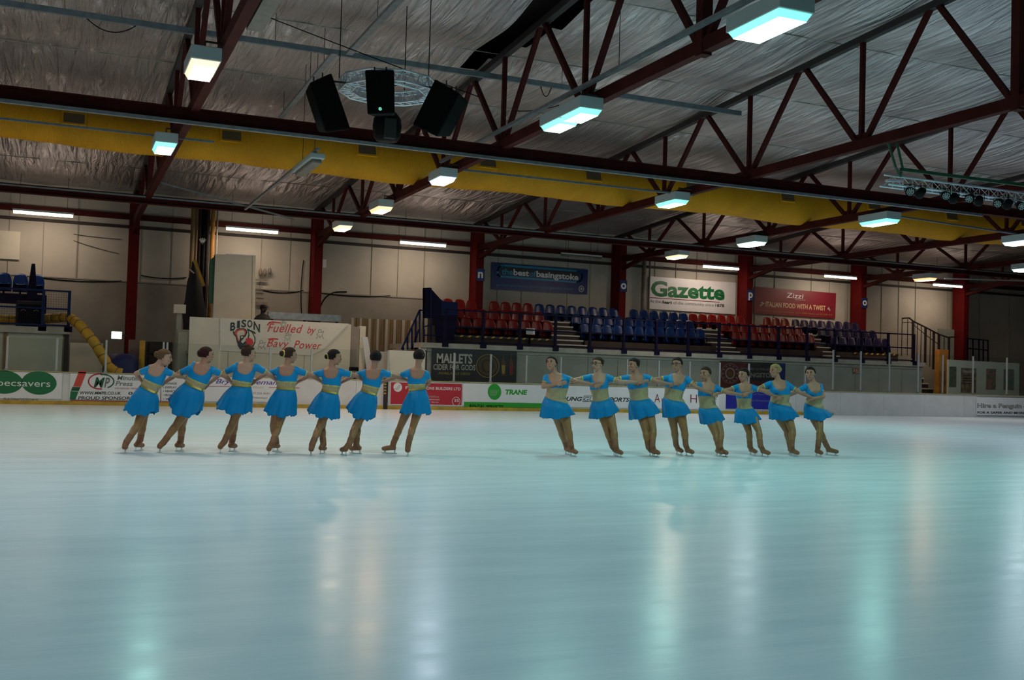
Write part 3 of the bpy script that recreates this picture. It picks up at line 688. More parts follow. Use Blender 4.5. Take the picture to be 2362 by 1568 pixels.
# gate post in the boards
g = thing('gate_post', 'black and yellow gate post in the boards beside the red advertisement', 'post', (Xof(890, YB-0.05), YB-0.06, 0))
xg = Xof(890, YB)
MB().box(xg-0.075, xg+0.075, YB-0.10, YB-0.035, 0.0, 1.12).obj('post', MT['dark_steel'], g)
for k in range(5): MB().box(xg-0.078, xg+0.0, YB-0.105, YB-0.10, 0.55+k*0.11, 0.60+k*0.11).obj('stripe', MT['kick'], g)

# posts and glass above the boards
post0 = None
def shield_post(x, zt, label, grp):
    global post0
    if post0 is None or post0[1] != zt:
        t = thing('shield_post', label, 'post', (0, 0, 0), grp)
        MB().box(-0.03, 0.03, 0.0, 0.06, 1.07, zt).obj('channel', MT['post_grey'], t)
        MB().box(-0.055, 0.055, -0.004, 0.07, 1.07, 1.13).obj('foot', MT['galv'], t); post0 = (t, zt)
    else: t = dup(post0[0], None, label, grp)
    t.location = (x, YB+0.01, 0); return t
def pane(x0, x1, zt, label, grp, y=None):
    y = YB+0.035 if y is None else y
    t = thing('shield_glass', label, 'glass pane', ((x0+x1)/2, y, 1.07), grp)
    MB().box(x0+0.04, x1-0.04, y-0.006, y+0.006, 1.075, zt-0.02).obj('pane', MT['glass'], t)
lowx = [-4.5, -3.05, -1.6, -0.15, 1.33]
mid = [3.12, 3.24, 6.67, 8.12] ; rt = [13.5+1.48*i for i in range(12)]
tall = [31.3, 32.85, 34.5, 36.2, 37.7, 39.6, 41.8, 44.0]
for x in lowx: shield_post(x, 2.14, 'short silver glass post on the boards at the far left', 'low glass posts at the left')
for x in mid: shield_post(x, 2.14, 'short silver glass post on the boards before the white board with banner', 'low glass posts at the left of centre')
shield_post(Xof(895, YB), 2.14, 'short silver glass post beside the black and yellow gate post', 'low glass post at the gate')
for x in rt: shield_post(x, 2.14, 'short silver glass post on the boards before the grey stand wall', 'low glass posts before the stand')
for x in tall: shield_post(x, 2.88, 'tall silver glass post on the boards right of the skaters', 'tall glass posts at the right')
for xs_, zt, l in ((lowx, 2.14, 'clear low glass pane on the boards at the far left'), ([3.24, 4.95, 6.67, 8.12, 9.8], 2.14, 'clear low glass pane before the white board with banner'),
                   (rt, 2.14, 'clear low glass pane before the grey stand wall'), (tall, 2.88, 'clear tall glass pane on the boards right of the skaters')):
    for x0, x1 in zip(xs_, xs_[1:]): pane(x0, x1, zt, l, l.replace('clear ', ''))

# ------------------------------------------------------------------ the stand at the right
SX0 = 13.02; SX1 = 39.2
st = thing('stand_platform', 'long concrete stand platform with grey panelled front behind the right-hand skaters', 'platform', (26, YP, 0))
MB().box(SX0, SX1, YP-0.12, 43.67, 2.36, 2.56).obj('slab', MT['concrete'], st)
for i in range(18):
    x0 = SX0+0.3+i*1.44; MB().box(x0+0.008, min(x0+1.432, SX1-0.1), YP+0.02, YP+0.10, 0, 2.36).obj('panel', MT['panel_grey'], st)
MB().box(SX0+0.3, SX1-0.1, YP-0.02, YP+0.02, 2.22, 2.36).obj('edge_beam', MT['panel_grey'], st)
MB().box(SX0, SX0+0.28, YP, YP+0.2, 0, 2.36).obj('end_post', MT['cream_board'], st)
# the seating tiers
TR = [(41.15, 42.10, 2.98), (42.10, 43.05, 3.42), (43.05, 43.68, 3.86)]
def tiers(blocks, label, x0, x1):
    for k, (ya, yb, z) in enumerate(TR):
        for (a, c), bn in (zip(blocks, label) if k < 2 else [((x0, x1), label[-1])]):
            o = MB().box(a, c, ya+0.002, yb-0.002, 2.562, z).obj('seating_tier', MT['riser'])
            tag(o, 'dark %s step carrying the seats of %s' % (('front', 'middle', 'back')[k], bn), 'seating tier')
blocks = [(14.7, 19.75), (21.2, 28.1), (29.3, 34.3), (35.2, 39.1)]
tiers(blocks, ['the left red block', 'the long blue block', 'the right red block', 'the violet block', 'the whole right-hand stand'], 14.7, 39.1)
for (a, c), l in zip([(19.75, 21.2), (28.1, 29.3), (34.3, 35.2)], ('pale aisle steps between the left red block and the long blue block', 'pale aisle steps between the long blue block and the right red block', 'pale aisle steps between the right red block and the violet block')):
    t = thing('aisle_steps', l, 'steps', ((a+c)/2, 40.9, 2.56), 'aisle steps in the stand')
    for k in range(6):
        z = 2.56+0.215*(k+1); y = 40.95+k*0.35
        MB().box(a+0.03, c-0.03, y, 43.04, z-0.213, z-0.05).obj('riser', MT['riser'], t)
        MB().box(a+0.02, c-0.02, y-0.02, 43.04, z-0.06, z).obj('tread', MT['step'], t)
# hazard edging under the front seats
def hazard(x0, x1, label):
    t = thing('hazard_strip', label, 'marking', ((x0+x1)/2, 41.1, 2.95)); n = int((x1-x0)/0.36)
    MB().box(x0, x1, 41.12, 41.14, 2.90, 2.985).obj('tape', MT['ink'], t)
    mb = MB()
    for k in range(n):
        x = x0+0.36*k; mb.prism([(x, 41.118, 2.905), (x+0.12, 41.118, 2.905), (x+0.2, 41.118, 2.98), (x+0.08, 41.118, 2.98)], (0, 0.002, 0))
    mb.obj('stripes', MT['kick'], t)
hazard(14.9, 19.7, 'yellow and black hazard tape under the left red seats'); hazard(36.2, 39.1, 'yellow and black hazard tape under the violet seats')
# one seat: shell back, pan, bracket
def make_seat(m):
    t = thing('stadium_seat', 'x', 'stadium seat')
    bk = MB(); rs = []
    for k in range(9):                              # bowl-shaped back
        a = k/8; z = 0.10+0.71*a
        w = 0.262*(1-0.42*max(0, a-0.62)**1.3*2.2) ; row = []
        for i in range(9):
            u = -1+2*i/8; row.append((u*w, 0.25+0.13*a-0.05*u*u, z - 0.02*u*u*a*3))
        for i in range(9):
            u = 1-2*i/8; row.append((u*w, 0.285+0.13*a-0.05*u*u, z - 0.02*u*u*a*3))
        rs.append(row)
    bk.rings(rs).obj('backrest', m, t, True)
    sp = MB(); rs = []
    for k in range(7):
        a = k/6; y = -0.12+0.42*a; w = 0.21+0.02*a-(0.03 if k == 0 else 0); row = []
        for i in range(7): u = -1+2*i/6; row.append((u*w, y, 0.40-0.035*(1-u*u)+(0.02 if k == 6 else 0)))
        for i in range(7): u = 1-2*i/6; row.append((u*w, y, 0.365-0.035*(1-u*u)))
        rs.append(row)
    sp.rings(rs).obj('seat_pan', m, t, True)
    MB().box(-0.03, 0.03, 0.02, 0.30, 0, 0.35).box(-0.12, 0.12, 0.2, 0.24, 0.28, 0.36).obj('bracket', MT['black'], t)
    return t
SEATS = {}
def seat(x, y, z, key, label, grp):
    if key not in SEATS:
        t = make_seat(MT['seat_'+key]); SEATS[key] = t; t['label'] = label; t['group'] = grp
    else: t = dup(SEATS[key], None, label, grp)
    t.location = (x, y, z)
PIT = 0.552
rown = ['front', 'middle', 'back']
def block(key, spans, nm):
    for k, (x0, x1) in enumerate(spans):
        n = int(round((x1-x0)/PIT)); ya, yb, z = TR[k]
        for i in range(n):
            if k == 2 and any(abs(x0+PIT*(i+0.5)-g) < 0.42 for g in GX): continue
            seat(x0+PIT*(i+0.5), ya+(0.30 if k < 2 else 0.16), z, key, '%s plastic stand seat, %s row of %s' % ({'blue': 'blue', 'red': 'red', 'violet': 'dull violet-blue'}[key], rown[k], nm), '%s seats, %s row, %s' % (key, rown[k], nm))
block('red', [(14.95, 19.7), (14.95, 19.7), (15.3, 19.72)], 'the left red block')
block('blue', [(21.25, 28.05), (21.25, 28.05), (19.75, 28.05)], 'the long blue block')
block('red', [(29.35, 34.25), (29.35, 34.25), (28.05, 34.25)], 'the right red block')
block('violet', [(35.25, 39.05), (35.25, 39.05), (34.25, 39.1)], 'the violet block')
n = rect_px(1211, 1231, 41.05, zpx(1220, 757, 41.05), zpx(1220, 771, 41.05), MT['white_vinyl'], 'paper_notice', 'small white printed notice fixed on the front of the red seats', 'notice')
MB().box(n.location.x-0.02, n.location.x+0.02, 41.055, 41.148, 2.57, n.location.z+.1).obj('clip', MT['black'], n)
lines_px([[(1213, 759+2.5*k), (1229, 759.4+2.5*k)] for k in range(5)], 41.045, 0.02, MT['ink_grey'], n, 'print', 0.004)

# balustrade
def railing(xs_, y, z0, h, label, mname='navy', mesh=False, name='railing', rails=(1.0, 0.52, 0.08), grp=None):
    t = thing(name, label, 'railing', (xs_[0], y, z0), grp)
    for x in xs_:
        p = MB().box(x-0.05, x+0.05, y-0.05, y+0.05, z0, z0+h).obj('post', MT[mname], t)
        MB().box(x-0.13, x+0.13, y-0.1, y+0.06, z0-0.14, z0+0.06).obj('foot_plate', MT['navy'], p)
    for r in rails: MB().bar((xs_[0], y, z0+h*r-0.03), (xs_[-1], y, z0+h*r-0.03), 0.045, 0.06).obj('rail', MT[mname], t)
    return t
rx = [14.02+1.63*i for i in range(16)]
railing(rx, YP-0.06, 2.56, 1.38, 'dark blue railing along the front edge of the right-hand stand')
# left end of the stand: high blue parapet and stairs with blue rails
t = thing('stair_parapet', 'tall dark blue parapet with sloping top beside the left red seats', 'parapet', (14.2, 41.2, 2.56))
yp = 41.0
pp = lambda *q: [onY(x, y, yp) for x, y in q]
MB().prism(pp((976, 664), (992, 663), (1020, 694), (1056, 700), (1056, 727), (1046, 790), (1006, 790), (1002, 735), (976, 733)), (0, 0.06, 0)).obj('panel', MT['navy'], t)
MB().box(onY(977, 786, yp).x-.03, onY(977, 786, yp).x+.03, yp-0.06, yp, 2.56, onY(977, 760, yp).z).obj('leg', MT['navy'], t)
MB().prism([p-V((0,0.01,0)) for p in pp((1018, 695), (1055, 697), (1055, 726), (1018, 727))], (0, 0.02, 0)).obj('blue_panel', MT['blue_steel'], t)
for a_, b_ in (((977, 664), (977, 786)), ((994, 664), (994, 786)), ((977, 733), (977, 664)), ((978, 753), (994, 750)), ((980, 773), (1010, 774))):
    MB().bar(onY(*a_, yp-0.04), onY(*b_, yp-0.04), 0.05, 0.05).obj('bar', MT['blue_steel'], t)
t = thing('stair_rail', 'dark blue stair rail sloping down left from the stand platform', 'railing', onY(926, 806, 40.4), None)
yy = 40.4
for a_, b_ in (((968, 715), (926, 806)), ((968, 715), (977, 716)), ((968, 715), (968, 806)), ((950, 757), (950, 806)), ((940, 778), (940, 806)), ((959, 735), (959, 806)), ((930, 800), (930, 808)), ((966, 760), (950, 806))):
    MB().bar(onY(*a_, yy), onY(*b_, yy), 0.06, 0.06).obj('bar', MT['blue_steel'], t)
t = thing('stair_flight', 'concrete stair flight behind the dark blue rail at the stand end', 'stairs', (12, 40.6, 0))
for k in range(10): MB().box(10.6+0.24*k, SX0-0.01, 40.6, 42.0, 0.0+0.236*k, 0.236*(k+1)).obj('step', MT['concrete'], t)

# right end of the stand: stairs down and rails
t = thing('stair_flight', 'pale steps going down at the right end of the stand', 'stairs', (40, 40.6, 0))
for k in range(9): MB().box(39.21, 42.4-0.34*k, 40.7, 42.4, 0.26*k, 0.26*(k+1)-0.05).obj('riser', MT['riser'], t); MB().box(39.21, 42.42-0.34*k, 40.66, 42.4, 0.26*(k+1)-0.06, 0.26*(k+1)).obj('tread', MT['step'], t)
t = thing('stair_rail', 'black sloping stair rail at the right end of the stand', 'railing', onY(2110, 800, 41.6))
yy = 41.6
L_ = [(2081, 734), (2097, 733), (2107, 741), (2135, 755), (2166, 771), (2186, 778), (2203, 777)]
MB().path([onY(x, y, yy) for x, y in L_], 0.04, 6).obj('handrail', MT['dark_steel'], t)
MB().path([onY(x, y, yy) for x, y in ((2081, 744), (2100, 743), (2135, 772), (2166, 795))], 0.02, 6).obj('mid_rail', MT['dark_steel'], t)
for x, y0, w in ((2081, 734, .03), (2094, 733, .03), (2106, 740, .09), (2116, 746, .03), (2125, 750, .03), (2135, 755, .09), (2146, 760, .03), (2154, 766, .09), (2166, 771, .09), (2178, 776, .03), (2189, 778, .09)):
    p = onY(x, y0, yy); MB().bar(p, (p.x, p.y, max(0.6, p.z-1.95)), w, w).obj('post', MT['dark_steel'], t)
t = thing('guard_rail', 'dim blue-black guard rail in the gloom at the far right', 'railing', onY(2255, 820, 40.5))
for a_, b_ in (((2228, 780), (2280, 785)), ((2230, 803), (2280, 808)), ((2258, 783), (2258, 849)), ((2279, 785), (2279, 850)), ((2231, 781), (2231, 848)), ((2244, 782), (2244, 848)), ((2268, 784), (2268, 850))):
    MB().bar(onY(*a_, 42.5), onY(*b_, 42.5), 0.06, 0.06).obj('bar', MT['navy'], t)
t = thing('upper_landing', 'dim raised landing behind the far right guard rail', 'platform', (46, 43.6, 0))
MB().box(Xof(2212, 42.4), 52.5, 42.3, 43.55, 0, 2.45).obj('deck', MT['wall_low'], t)
t = thing('wall_pier', 'beige boxed pier beside the rail at the right end of the stand', 'pier', (43, 43.3, 0))
MB().box(Xof(2170, 43.4), Xof(2205, 43.4), 43.56, 43.68, 0, zpx(2188, 759, 43.4)).obj('box', MT['panel_grey'], t)
t = thing('orange_pillar', 'orange-painted pillar at the right end of the grey stand wall', 'pillar', (40.2, 40.0, 0))
xa, xb = Xof(2166, 40.0), Xof(2187, 40.0)
MB().box(xa, xb, 40.0, 40.3, 0, zpx(2176, 806, 40)).obj('pillar', MT['orange'], t)
t = thing('poster_board', 'pale screen wall with four dark posters right of the orange pillar', 'screen wall', (44, 39.0, 0))
xa, xb = Xof(2188, 39), Xof(2351, 39)
MB().prism([(xa, 39.0, 0), (xb, 39.0, 0), (xb, 39.0, zpx(2351, 838, 39)), (xa, 39.0, zpx(2188, 829, 39))], (0, 0.12, 0)).obj('wall', MT['panel_pale'], t)
for k, (x0, x1, y0, y1, l) in enumerate(((2190, 2206, 845, 892, 'tall dark poster'), (2217, 2252, 848, 905, 'tan notice poster with dark print'), (2275, 2297, 850, 898, 'poster with pink and green picture'), (2315, 2339, 851, 899, 'greenish poster at the right'))):
    p = rect_px(x0, x1, 38.99, zpx(x0, y0, 38.99), zpx(x0, y1, 38.99), MT['poster%d' % (k+1)], 'wall_poster', l+' on the pale screen wall', 'poster')
    if k == 1:
        text_px('PENGUINS', 38.98, 2222, 859, 2248, 860, 5, MT['pale_ink'], p, 0, 0.02, th=0.006)
        lines_px([[(2221, 866+6*i), (2248, 866.5+6*i)] for i in range(4)], 38.98, 0.03, MT['ink'], p, 'print', 0.006)
# banners on the grey stand wall
YC = YP-0.03
a = rect_px(994, 1191, YC, zpx(1090, 807, YC), 1.07, MT['ink'], 'cider_banner', 'black cider banner on the left end of the grey stand wall', 'banner')
text_px('MALLETS', YC, 1007, 836, 1089, 838, 22, MT['pale_ink'], a, 0, 0.03, th=0.012)
text_px('CIDER FOR GODS', YC, 999, 852, 1096, 854, 13, MT['pale_ink'], a, 0, 0.015, th=0.012)
text_px('AVAILABLE HERE', YC, 1010, 863, 1085, 865, 6, MT['gold_ink'], a, 0.1, 0.01, th=0.012)
text_px('PLEASE DRINK RESPONSIBLY', YC, 1027, 871, 1067, 872, 2.5, MT['brown_ink'], a, 0, 0.0, th=0.012)
ring_px(1125, 844, 27, 27, 1.6, YC-0.008, MT['gold_ink'], a)
ring_px(1125, 844, 22, 22, 6.5, YC-0.008, MT['brown_ink'], a)
poly_px([(1115, 838), (1121, 832), (1128, 834), (1133, 842), (1131, 853), (1122, 858), (1116, 850)], YC-0.008, MT['brown_ink'], a, 'figure', 0.005)
for x, m_ in ((1161, 'cream_ink'), (1179, 'maroon')):
    poly_px([(x-1.2, 818), (x+1.2, 818), (x+1.5, 828), (x+4.5, 836), (x+4, 866), (x-4, 866), (x-4.5, 836), (x-1.5, 828)], YC-0.008, MT['brown_ink'], a, 'bottle', 0.005)
    poly_px([(x-4.4, 842), (x+4.4, 842), (x+3, 862), (x-3, 862)], YC-0.008, MT[m_ if m_ != 'cream_ink' else 'gold_ink'], a, 'bottle_label', 0.008)
a = rect_px(1660, 1811, YC, zpx(1735, 835, YC), 1.10, MT['ink'], 'club_banner', 'red and black banner with round crest behind the fifth front-facing skater', 'banner')
poly_px([(1661, 834), (1722, 836), (1722, 893), (1661, 893)], YC-0.008, MT['dim_red'], a, 'red_field', 0.002)
poly_px([(1722, 878), (1797, 880), (1797, 893), (1722, 893)], YC-0.008, MT['dim_red'], a, 'red_field', 0.002)
poly_px([(1797, 838), (1810, 838), (1810, 893), (1797, 893)], YC-0.008, MT['navyv'], a, 'blue_edge', 0.002)
ring_px(1684, 861, 21, 23, 1.2, YC-0.01, MT['dim_ink'], a); ring_px(1684, 861, 11.5, 13.5, 3.2, YC-0.01, MT['dim_ink'], a)
poly_px(ellipse_pts(1684, 862, 6, 7), YC-0.01, MT['brown_ink'], a, 'emblem', 0.002)
for k in range(12):
    t_ = 2*PI*k/12; x, y = 1684+16.5*math.cos(t_), 861+18.5*math.sin(t_)
    lines_px([[(x-1, y), (x+1, y+0.6)]], YC-0.01, 0.05, MT['dim_ink'], a, 'letter_mark')
text_px('WELCOME TO THE HOME OF', YC, 1708, 853, 1792, 855, 5.5, MT['dim_ink'], a, 0, 0.01, th=0.014)
text_px('BASINGSTOKE', YC, 1704, 869, 1792, 871, 10.5, MT['dim_ink'], a, 0, 0.04, th=0.014)
a = rect_px(1968, 1985, YC, zpx(1976, 847, YC), zpx(1976, 861, YC), MT['panel_grey'], 'painted_mark', 'faded orange-red painted marks on the grey stand wall', 'mark', th=0.003)
lines_px([[(1969, 851), (1974, 849), (1973, 856), (1969, 860), (1975, 858)], [(1977, 852), (1980, 850), (1979, 857)], [(1984, 849), (1983, 858)]], YC-0.004, 0.04, MT['orange_red'], a, 'strokes')

# banners on the back wall
YK = YW-0.06
def banner(name, corners, m, label):
    P = [onY(x, y, YK) for x, y in corners]; c = sum(P, V())/4
    t = thing(name, label, 'banner', c); MB().prism([p-V((0, 0.02, 0)) for p in P], (0, 0.02, 0)).obj('sheet', m, t); return t
Y2 = YK-0.022
a = banner('town_banner', [(1134, 605), (1356, 622), (1354, 679), (1133, 667)], MT['navyv'], 'blue banner with pale rounded outline on the back wall')
def rr(x0, y0, x1, y1, r, sl):
    P = []
    for cx, cy, a0 in ((x1-r, y0+r, -PI/2), (x1-r, y1-r, 0), (x0+r*.4, y1-r*.4, PI/2), (x0+r, y0+r, PI)):
        rr_ = r if cx != x0+r*.4 else r*.4
        for k in range(7): t_ = a0+PI/2*k/6; P.append((cx+rr_*math.cos(t_), cy+rr_*math.sin(t_)+sl*(cx-x0)))
    return P
P = rr(1148, 611, 1343, 637, 12, 0.075); lines_px([P+[P[0]]], Y2, 0.10, MT['cyan'], a, 'outline')
P = rr(1154, 615, 1336, 633, 8, 0.075); poly_px(P, Y2, MT['ink'], a, 'field', 0.003)
text_px('the', Y2, 1157, 632, 1183, 634, 14, MT['cyan'], a, 0, 0.03, th=0.008)
text_px('best', Y2, 1184, 634, 1220, 637, 14, MT['white_ink'], a, 0, 0.03, th=0.008)
text_px('of', Y2, 1221, 637, 1236, 638, 13, MT['cyan'], a, 0, 0.03, th=0.008)
text_px('basingstoke', Y2, 1237, 638, 1334, 646, 14, MT['white_ink'], a, 0, 0.03, th=0.008)
text_px('proud sponsors of the basingstoke bison', Y2, 1145, 659, 1322, 669, 6, MT['cyan'], a, 0.2, 0.0, th=0.006)
ring_px(1341, 666, 6.5, 7.5, 2, Y2, MT['pale_ink'], a); poly_px(ellipse_pts(1341, 666, 2.5, 3), Y2, MT['pale_ink'], a, 'emblem')
a = banner('newspaper_banner', [(1497, 637), (1697, 652), (1695, 725), (1495, 712)], MT['white_vinyl'], 'white banner with large green lettering on the back wall')
text_px('Gazette', Y2, 1501, 681, 1671, 691, 35, MT['green_dark'], a, 0, 0.035, th=0.006)
lines_px([[(1499, 686), (1660, 697)]], Y2, 0.035, MT['maroon'], a, 'rule')
text_px('At the', Y2, 1499, 697.5, 1524, 699, 7.5, MT['ink_grey'], a, 0, 0, th=0.006)
text_px('heart', Y2, 1527, 699.5, 1550, 701, 7.5, MT['ink'], a, 0.2, 0.03, th=0.006)
text_px('of the community since', Y2, 1553, 701, 1646, 707, 7.5, MT['ink_grey'], a, 0, 0, th=0.006)
text_px('1878', Y2, 1650, 707.3, 1670, 708.5, 7.5, MT['ink'], a, 0, 0.02, th=0.006)
a = banner('restaurant_banner', [(1740, 661), (1928, 676), (1926, 735), (1739, 723)], MT['maroon'], 'dark red restaurant banner on the back wall')
text_px('Zizzi', Y2, 1814, 686, 1853, 689, 12, MT['white_ink'], a, 0.1, 0.0, th=0.006)
text_px('RISTORANTE', Y2, 1834, 692, 1857, 693.5, 2.6, MT['pale_ink'], a, 0, 0, th=0.006)
text_px('ITALIAN FOOD WITH A TWIST', Y2, 1766, 706.5, 1904, 716, 11.5, MT['cream_ink'], a, 0, 0.025, th=0.006)
lines_px([[(1753, 705), (1758, 702)], [(1756, 698), (1762, 700)], [(1909, 712), (1914, 714)], [(1911, 709), (1914, 716)]], Y2, 0.06, MT['pale_ink'], a, 'ornament')
text_px('festival place basingstoke book your table today call 01256 473', Y2, 1745, 717, 1920, 728, 4, MT['gold_ink'], a, 0.1, 0.0, th=0.006)

# ------------------------------------------------------------------ left end: second stand, hose and clutter
t = thing('stand_platform', 'concrete stand platform with pale panels at the left edge', 'platform', (-3, YP, 0))
MB().box(-19, 0.22, YP-0.12, 43.9, 2.34, 2.56).obj('slab', MT['concrete'], t)
for k in range(6): MB().box(0.15-1.9*(k+1)+0.03, 0.15-1.9*k-0.03-(0.12 if k == 0 else 0), YP+0.02, YP+0.1, 0, 2.34).obj('panel', MT['panel_pale'], t)
MB().box(0.05, 0.2, YP, YP+0.15, 0, 2.34).obj('end_post', MT['dark_steel'], t)
MB().box(-1.86, -1.72, YP-0.01, YP+0.1, 0, 2.34).obj('post', MT['wood'], t)
railing([-19, -9, -2.55, -0.66, 0.16], YP-0.02, 2.56, 1.30, 'dark blue railing with wire mesh at the left edge', 'blue_steel')
lr = [o for o in C.objects if o.name.startswith('railing') and not o.name.startswith('railing.') or o.name == 'railing.001'][-1]
mb = MB()
for k in range(34): x = -2.5+k*0.08; mb.box(x, x+0.006, YP-0.03, YP-0.024, 2.62, 3.82)
for k in range(15): z = 2.65+k*0.08; mb.box(-2.5, 0.14, YP-0.03, YP-0.024, z, z+0.006)
mb.obj('wire_mesh', MT['navy'], lr)
for k in range(4):
    o = MB().box(-3.6, -1.05, 41.2+0.4*k, 41.598+0.4*k, 2.562, 2.80+0.235*k-0.05).obj('aisle_step', MT['step']); tag(o, 'pale aisle step behind the black crate, number %s from the bottom' % ('one', 'two', 'three', 'four')[k], 'step')
o = MB().box(-4.2, -0.62, 42.85, 43.85, 2.562, 3.86).obj('seating_tier', MT['navy']); tag(o, 'dark blue high tier under the two seats at the left edge', 'seating tier')
for i in range(3): seat(-0.98-0.56*i, 43.25, 3.86, 'blue', 'blue plastic seat high at the left edge of the photo', 'blue seats at the left edge')
t = thing('stair_fin', 'tall dark violet fin panel right of the two left blue seats', 'panel', onY(75, 690, 42.6))
MB().prism([onY(x, y, 42.6) for x, y in ((73, 608), (81, 608), (86, 690), (60, 690))], (0, 0.12, 0)).obj('panel', MT['navy'], t)
MB().bar(onY(74, 690, 42.66), (onY(74, 690, 42.66).x, 42.66, 2.57), 0.1, 0.1).obj('leg', MT['navy'], t)
p = onY(68, 748, 39.9)
t = thing('speaker_crate', 'black crate standing on the platform behind the left mesh railing', 'crate', (p.x, 39.9, 2.56))
MB().box(p.x-0.44, p.x+0.44, 39.56, 39.98, 2.56, 3.44).obj('body', MT['black_cloth'], t, bevel=0.05)
MB().box(p.x-0.36, p.x+0.36, 39.54, 39.56, 2.66, 3.32).obj('front', MT['black'], t)
for s in (-1, 1): MB().path([(p.x+s*0.2-0.08, 39.53, 3.1), (p.x+s*0.2, 39.515, 3.14), (p.x+s*0.2+0.08, 39.53, 3.1)], 0.015, 6).obj('handle', MT['galv_dull'], t)
# ribbed hose
def hose():
    K = [(-60, 738, 40.3), (60, 738, 40.3), (120, 734, 40.2), (160, 731, 39.7), (185, 750, 38.9), (215, 786, 38.6), (236, 820, 38.4), (252, 848, 38.3), (268, 858, 38.2), (285, 862, 38.2)]
    P = [onY(x, y, Y) for x, y, Y in K]
    for p in P[:4]: p.z = max(p.z, 2.76)
    pts = []; rad = []
    for a, b_ in zip(P, P[1:]):
        n = max(2, int((b_-a).length/0.06))
        for i in range(n): pts.append(a.lerp(b_, i/n))
    for k in range(3):                             # soften the corners
        pts = [pts[0]]+[(pts[i-1]+pts[i]*2+pts[i+1])/4 for i in range(1, len(pts)-1)]+[pts[-1]]
    rad = [0.172-(0.035 if i % 6 == 0 else 0.006 if i % 6 in (1, 5) else 0) for i in range(len(pts))]
    o = MB().path(pts, rad, 16).obj('ventilation_hose', MT['yellow_hose'], None, True); tag(o, 'fat ribbed yellow hose sloping down from the left stand to the floor', 'hose')
    for k in range(6, len(pts)-3, 6):
        d = (pts[k+1]-pts[k-1]).normalized(); MB().path([pts[k]-d*0.012, pts[k]+d*0.012], 0.163, 16).obj('hose_ring', MT['wood'], o)
hose()
t = thing('covered_machine', 'low machine under a dark blue sheet beside the foot of the hose', 'covered machine', (2.2, 40, 0))
xa, xb = Xof(245, 40), Xof(322, 40); mb = MB()
rs = []
for z, k in ((0, 1.0), (0.9, 1.0), (1.45, 0.96), (1.66, 0.8), (1.72, 0.5)):
    rs.append([((xa+xb)/2+(xb-xa)/2*k*math.copysign(abs(math.cos(a))**0.6, math.cos(a)), 40.5+0.6*k*math.copysign(abs(math.sin(a))**0.6, math.sin(a)), z+0.03*math.sin(3*a)) for a in [2*PI*i/24 for i in range(24)]])
mb.rings(rs).obj('sheet', mat('blue_sheet', (0.008, 0.012, 0.10), 0.6, bump=0.4, bscale=3), t, True)
t = thing('lamp_reflection', 'small glowing box imitating a lamp reflection in glass before the leftmost full column', 'lamp', onY(269, 773, 43.6))  # glowing box added to imitate a floodlight's reflection in near glass
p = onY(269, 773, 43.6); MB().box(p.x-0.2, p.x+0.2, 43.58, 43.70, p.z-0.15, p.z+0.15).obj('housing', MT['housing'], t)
MB().box(p.x-0.18, p.x+0.18, 43.55, 43.58, p.z-0.13, p.z+0.13).obj('lens', emis('reflection_glow', (0.85, 1, 0.93), 2.5), t)
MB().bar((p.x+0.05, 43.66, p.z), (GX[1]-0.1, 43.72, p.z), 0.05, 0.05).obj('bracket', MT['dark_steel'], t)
xx = Xof(326, 41); t = thing('yellow_pole', 'yellow upright pole between the blue sheet and the dark clutter', 'pole', (xx, 41, 0))
MB().path([(xx, 41, 0), (xx, 41, zpx(326, 785, 41))], 0.10, 12).obj('pole', MT['yellow_hose'], t, True); MB().path([(xx, 41, 0), (xx, 41, 0.05)], 0.2, 12).obj('base', MT['dark_steel'], t)
xa, xb = Xof(336, 41.5), Xof(396, 41.5); t = thing('equipment_rack', 'dark rack of equipment behind the first skater', 'rack', ((xa+xb)/2, 41.8, 0))
MB().box(xa, xb, 41.5, 42.2, 0, zpx(360, 788, 41.5)).obj('cabinet', MT['black_cloth'], t)
for k in range(4): MB().box(xa+0.1, xb-0.1, 41.46, 41.5, 0.3+0.5*k, 0.7+0.5*k).obj('shelf_panel', MT['dark_steel'] if k % 2 else MT['riser'], t)
xa, xb = Xof(294, 42.5), Xof(322, 42.5); t = thing('pink_panel', 'dull pinkish panel propped right of the first column', 'panel', (xa, 42.5, 0))
MB().box(xa, xb, 42.5, 42.56, 0.0, zpx(308, 783, 42.5)).obj('panel', mat('pinkish', (0.22, 0.14, 0.13), 0.8), t)
t = thing('plywood_board', 'pale board standing against the wall left of the hose', 'board', (1.0, 44.4, 0))
xa, xb = Xof(159, 44.3), Xof(236, 44.3); MB().prism([(xa, 44.3, 0), (xb, 44.3, 0), (xb, 44.6, zpx(236, 792, 44.6)), (xa, 44.6, zpx(160, 790, 44.6))], (0, 0.05, 0)).obj('board', MT['cream_board'], t)
p = onY(15, 565, YW-0.1); t = thing('wall_hatch', 'pale square hatch on the wall at the left edge under the tube light', 'hatch', p)
MB().box(p.x-0.8, p.x+0.47, YW-0.09, YW-0.04, zpx(15, 597, YW-.1), zpx(15, 532, YW-.1)).obj('panel', MT['cream_board'], t)
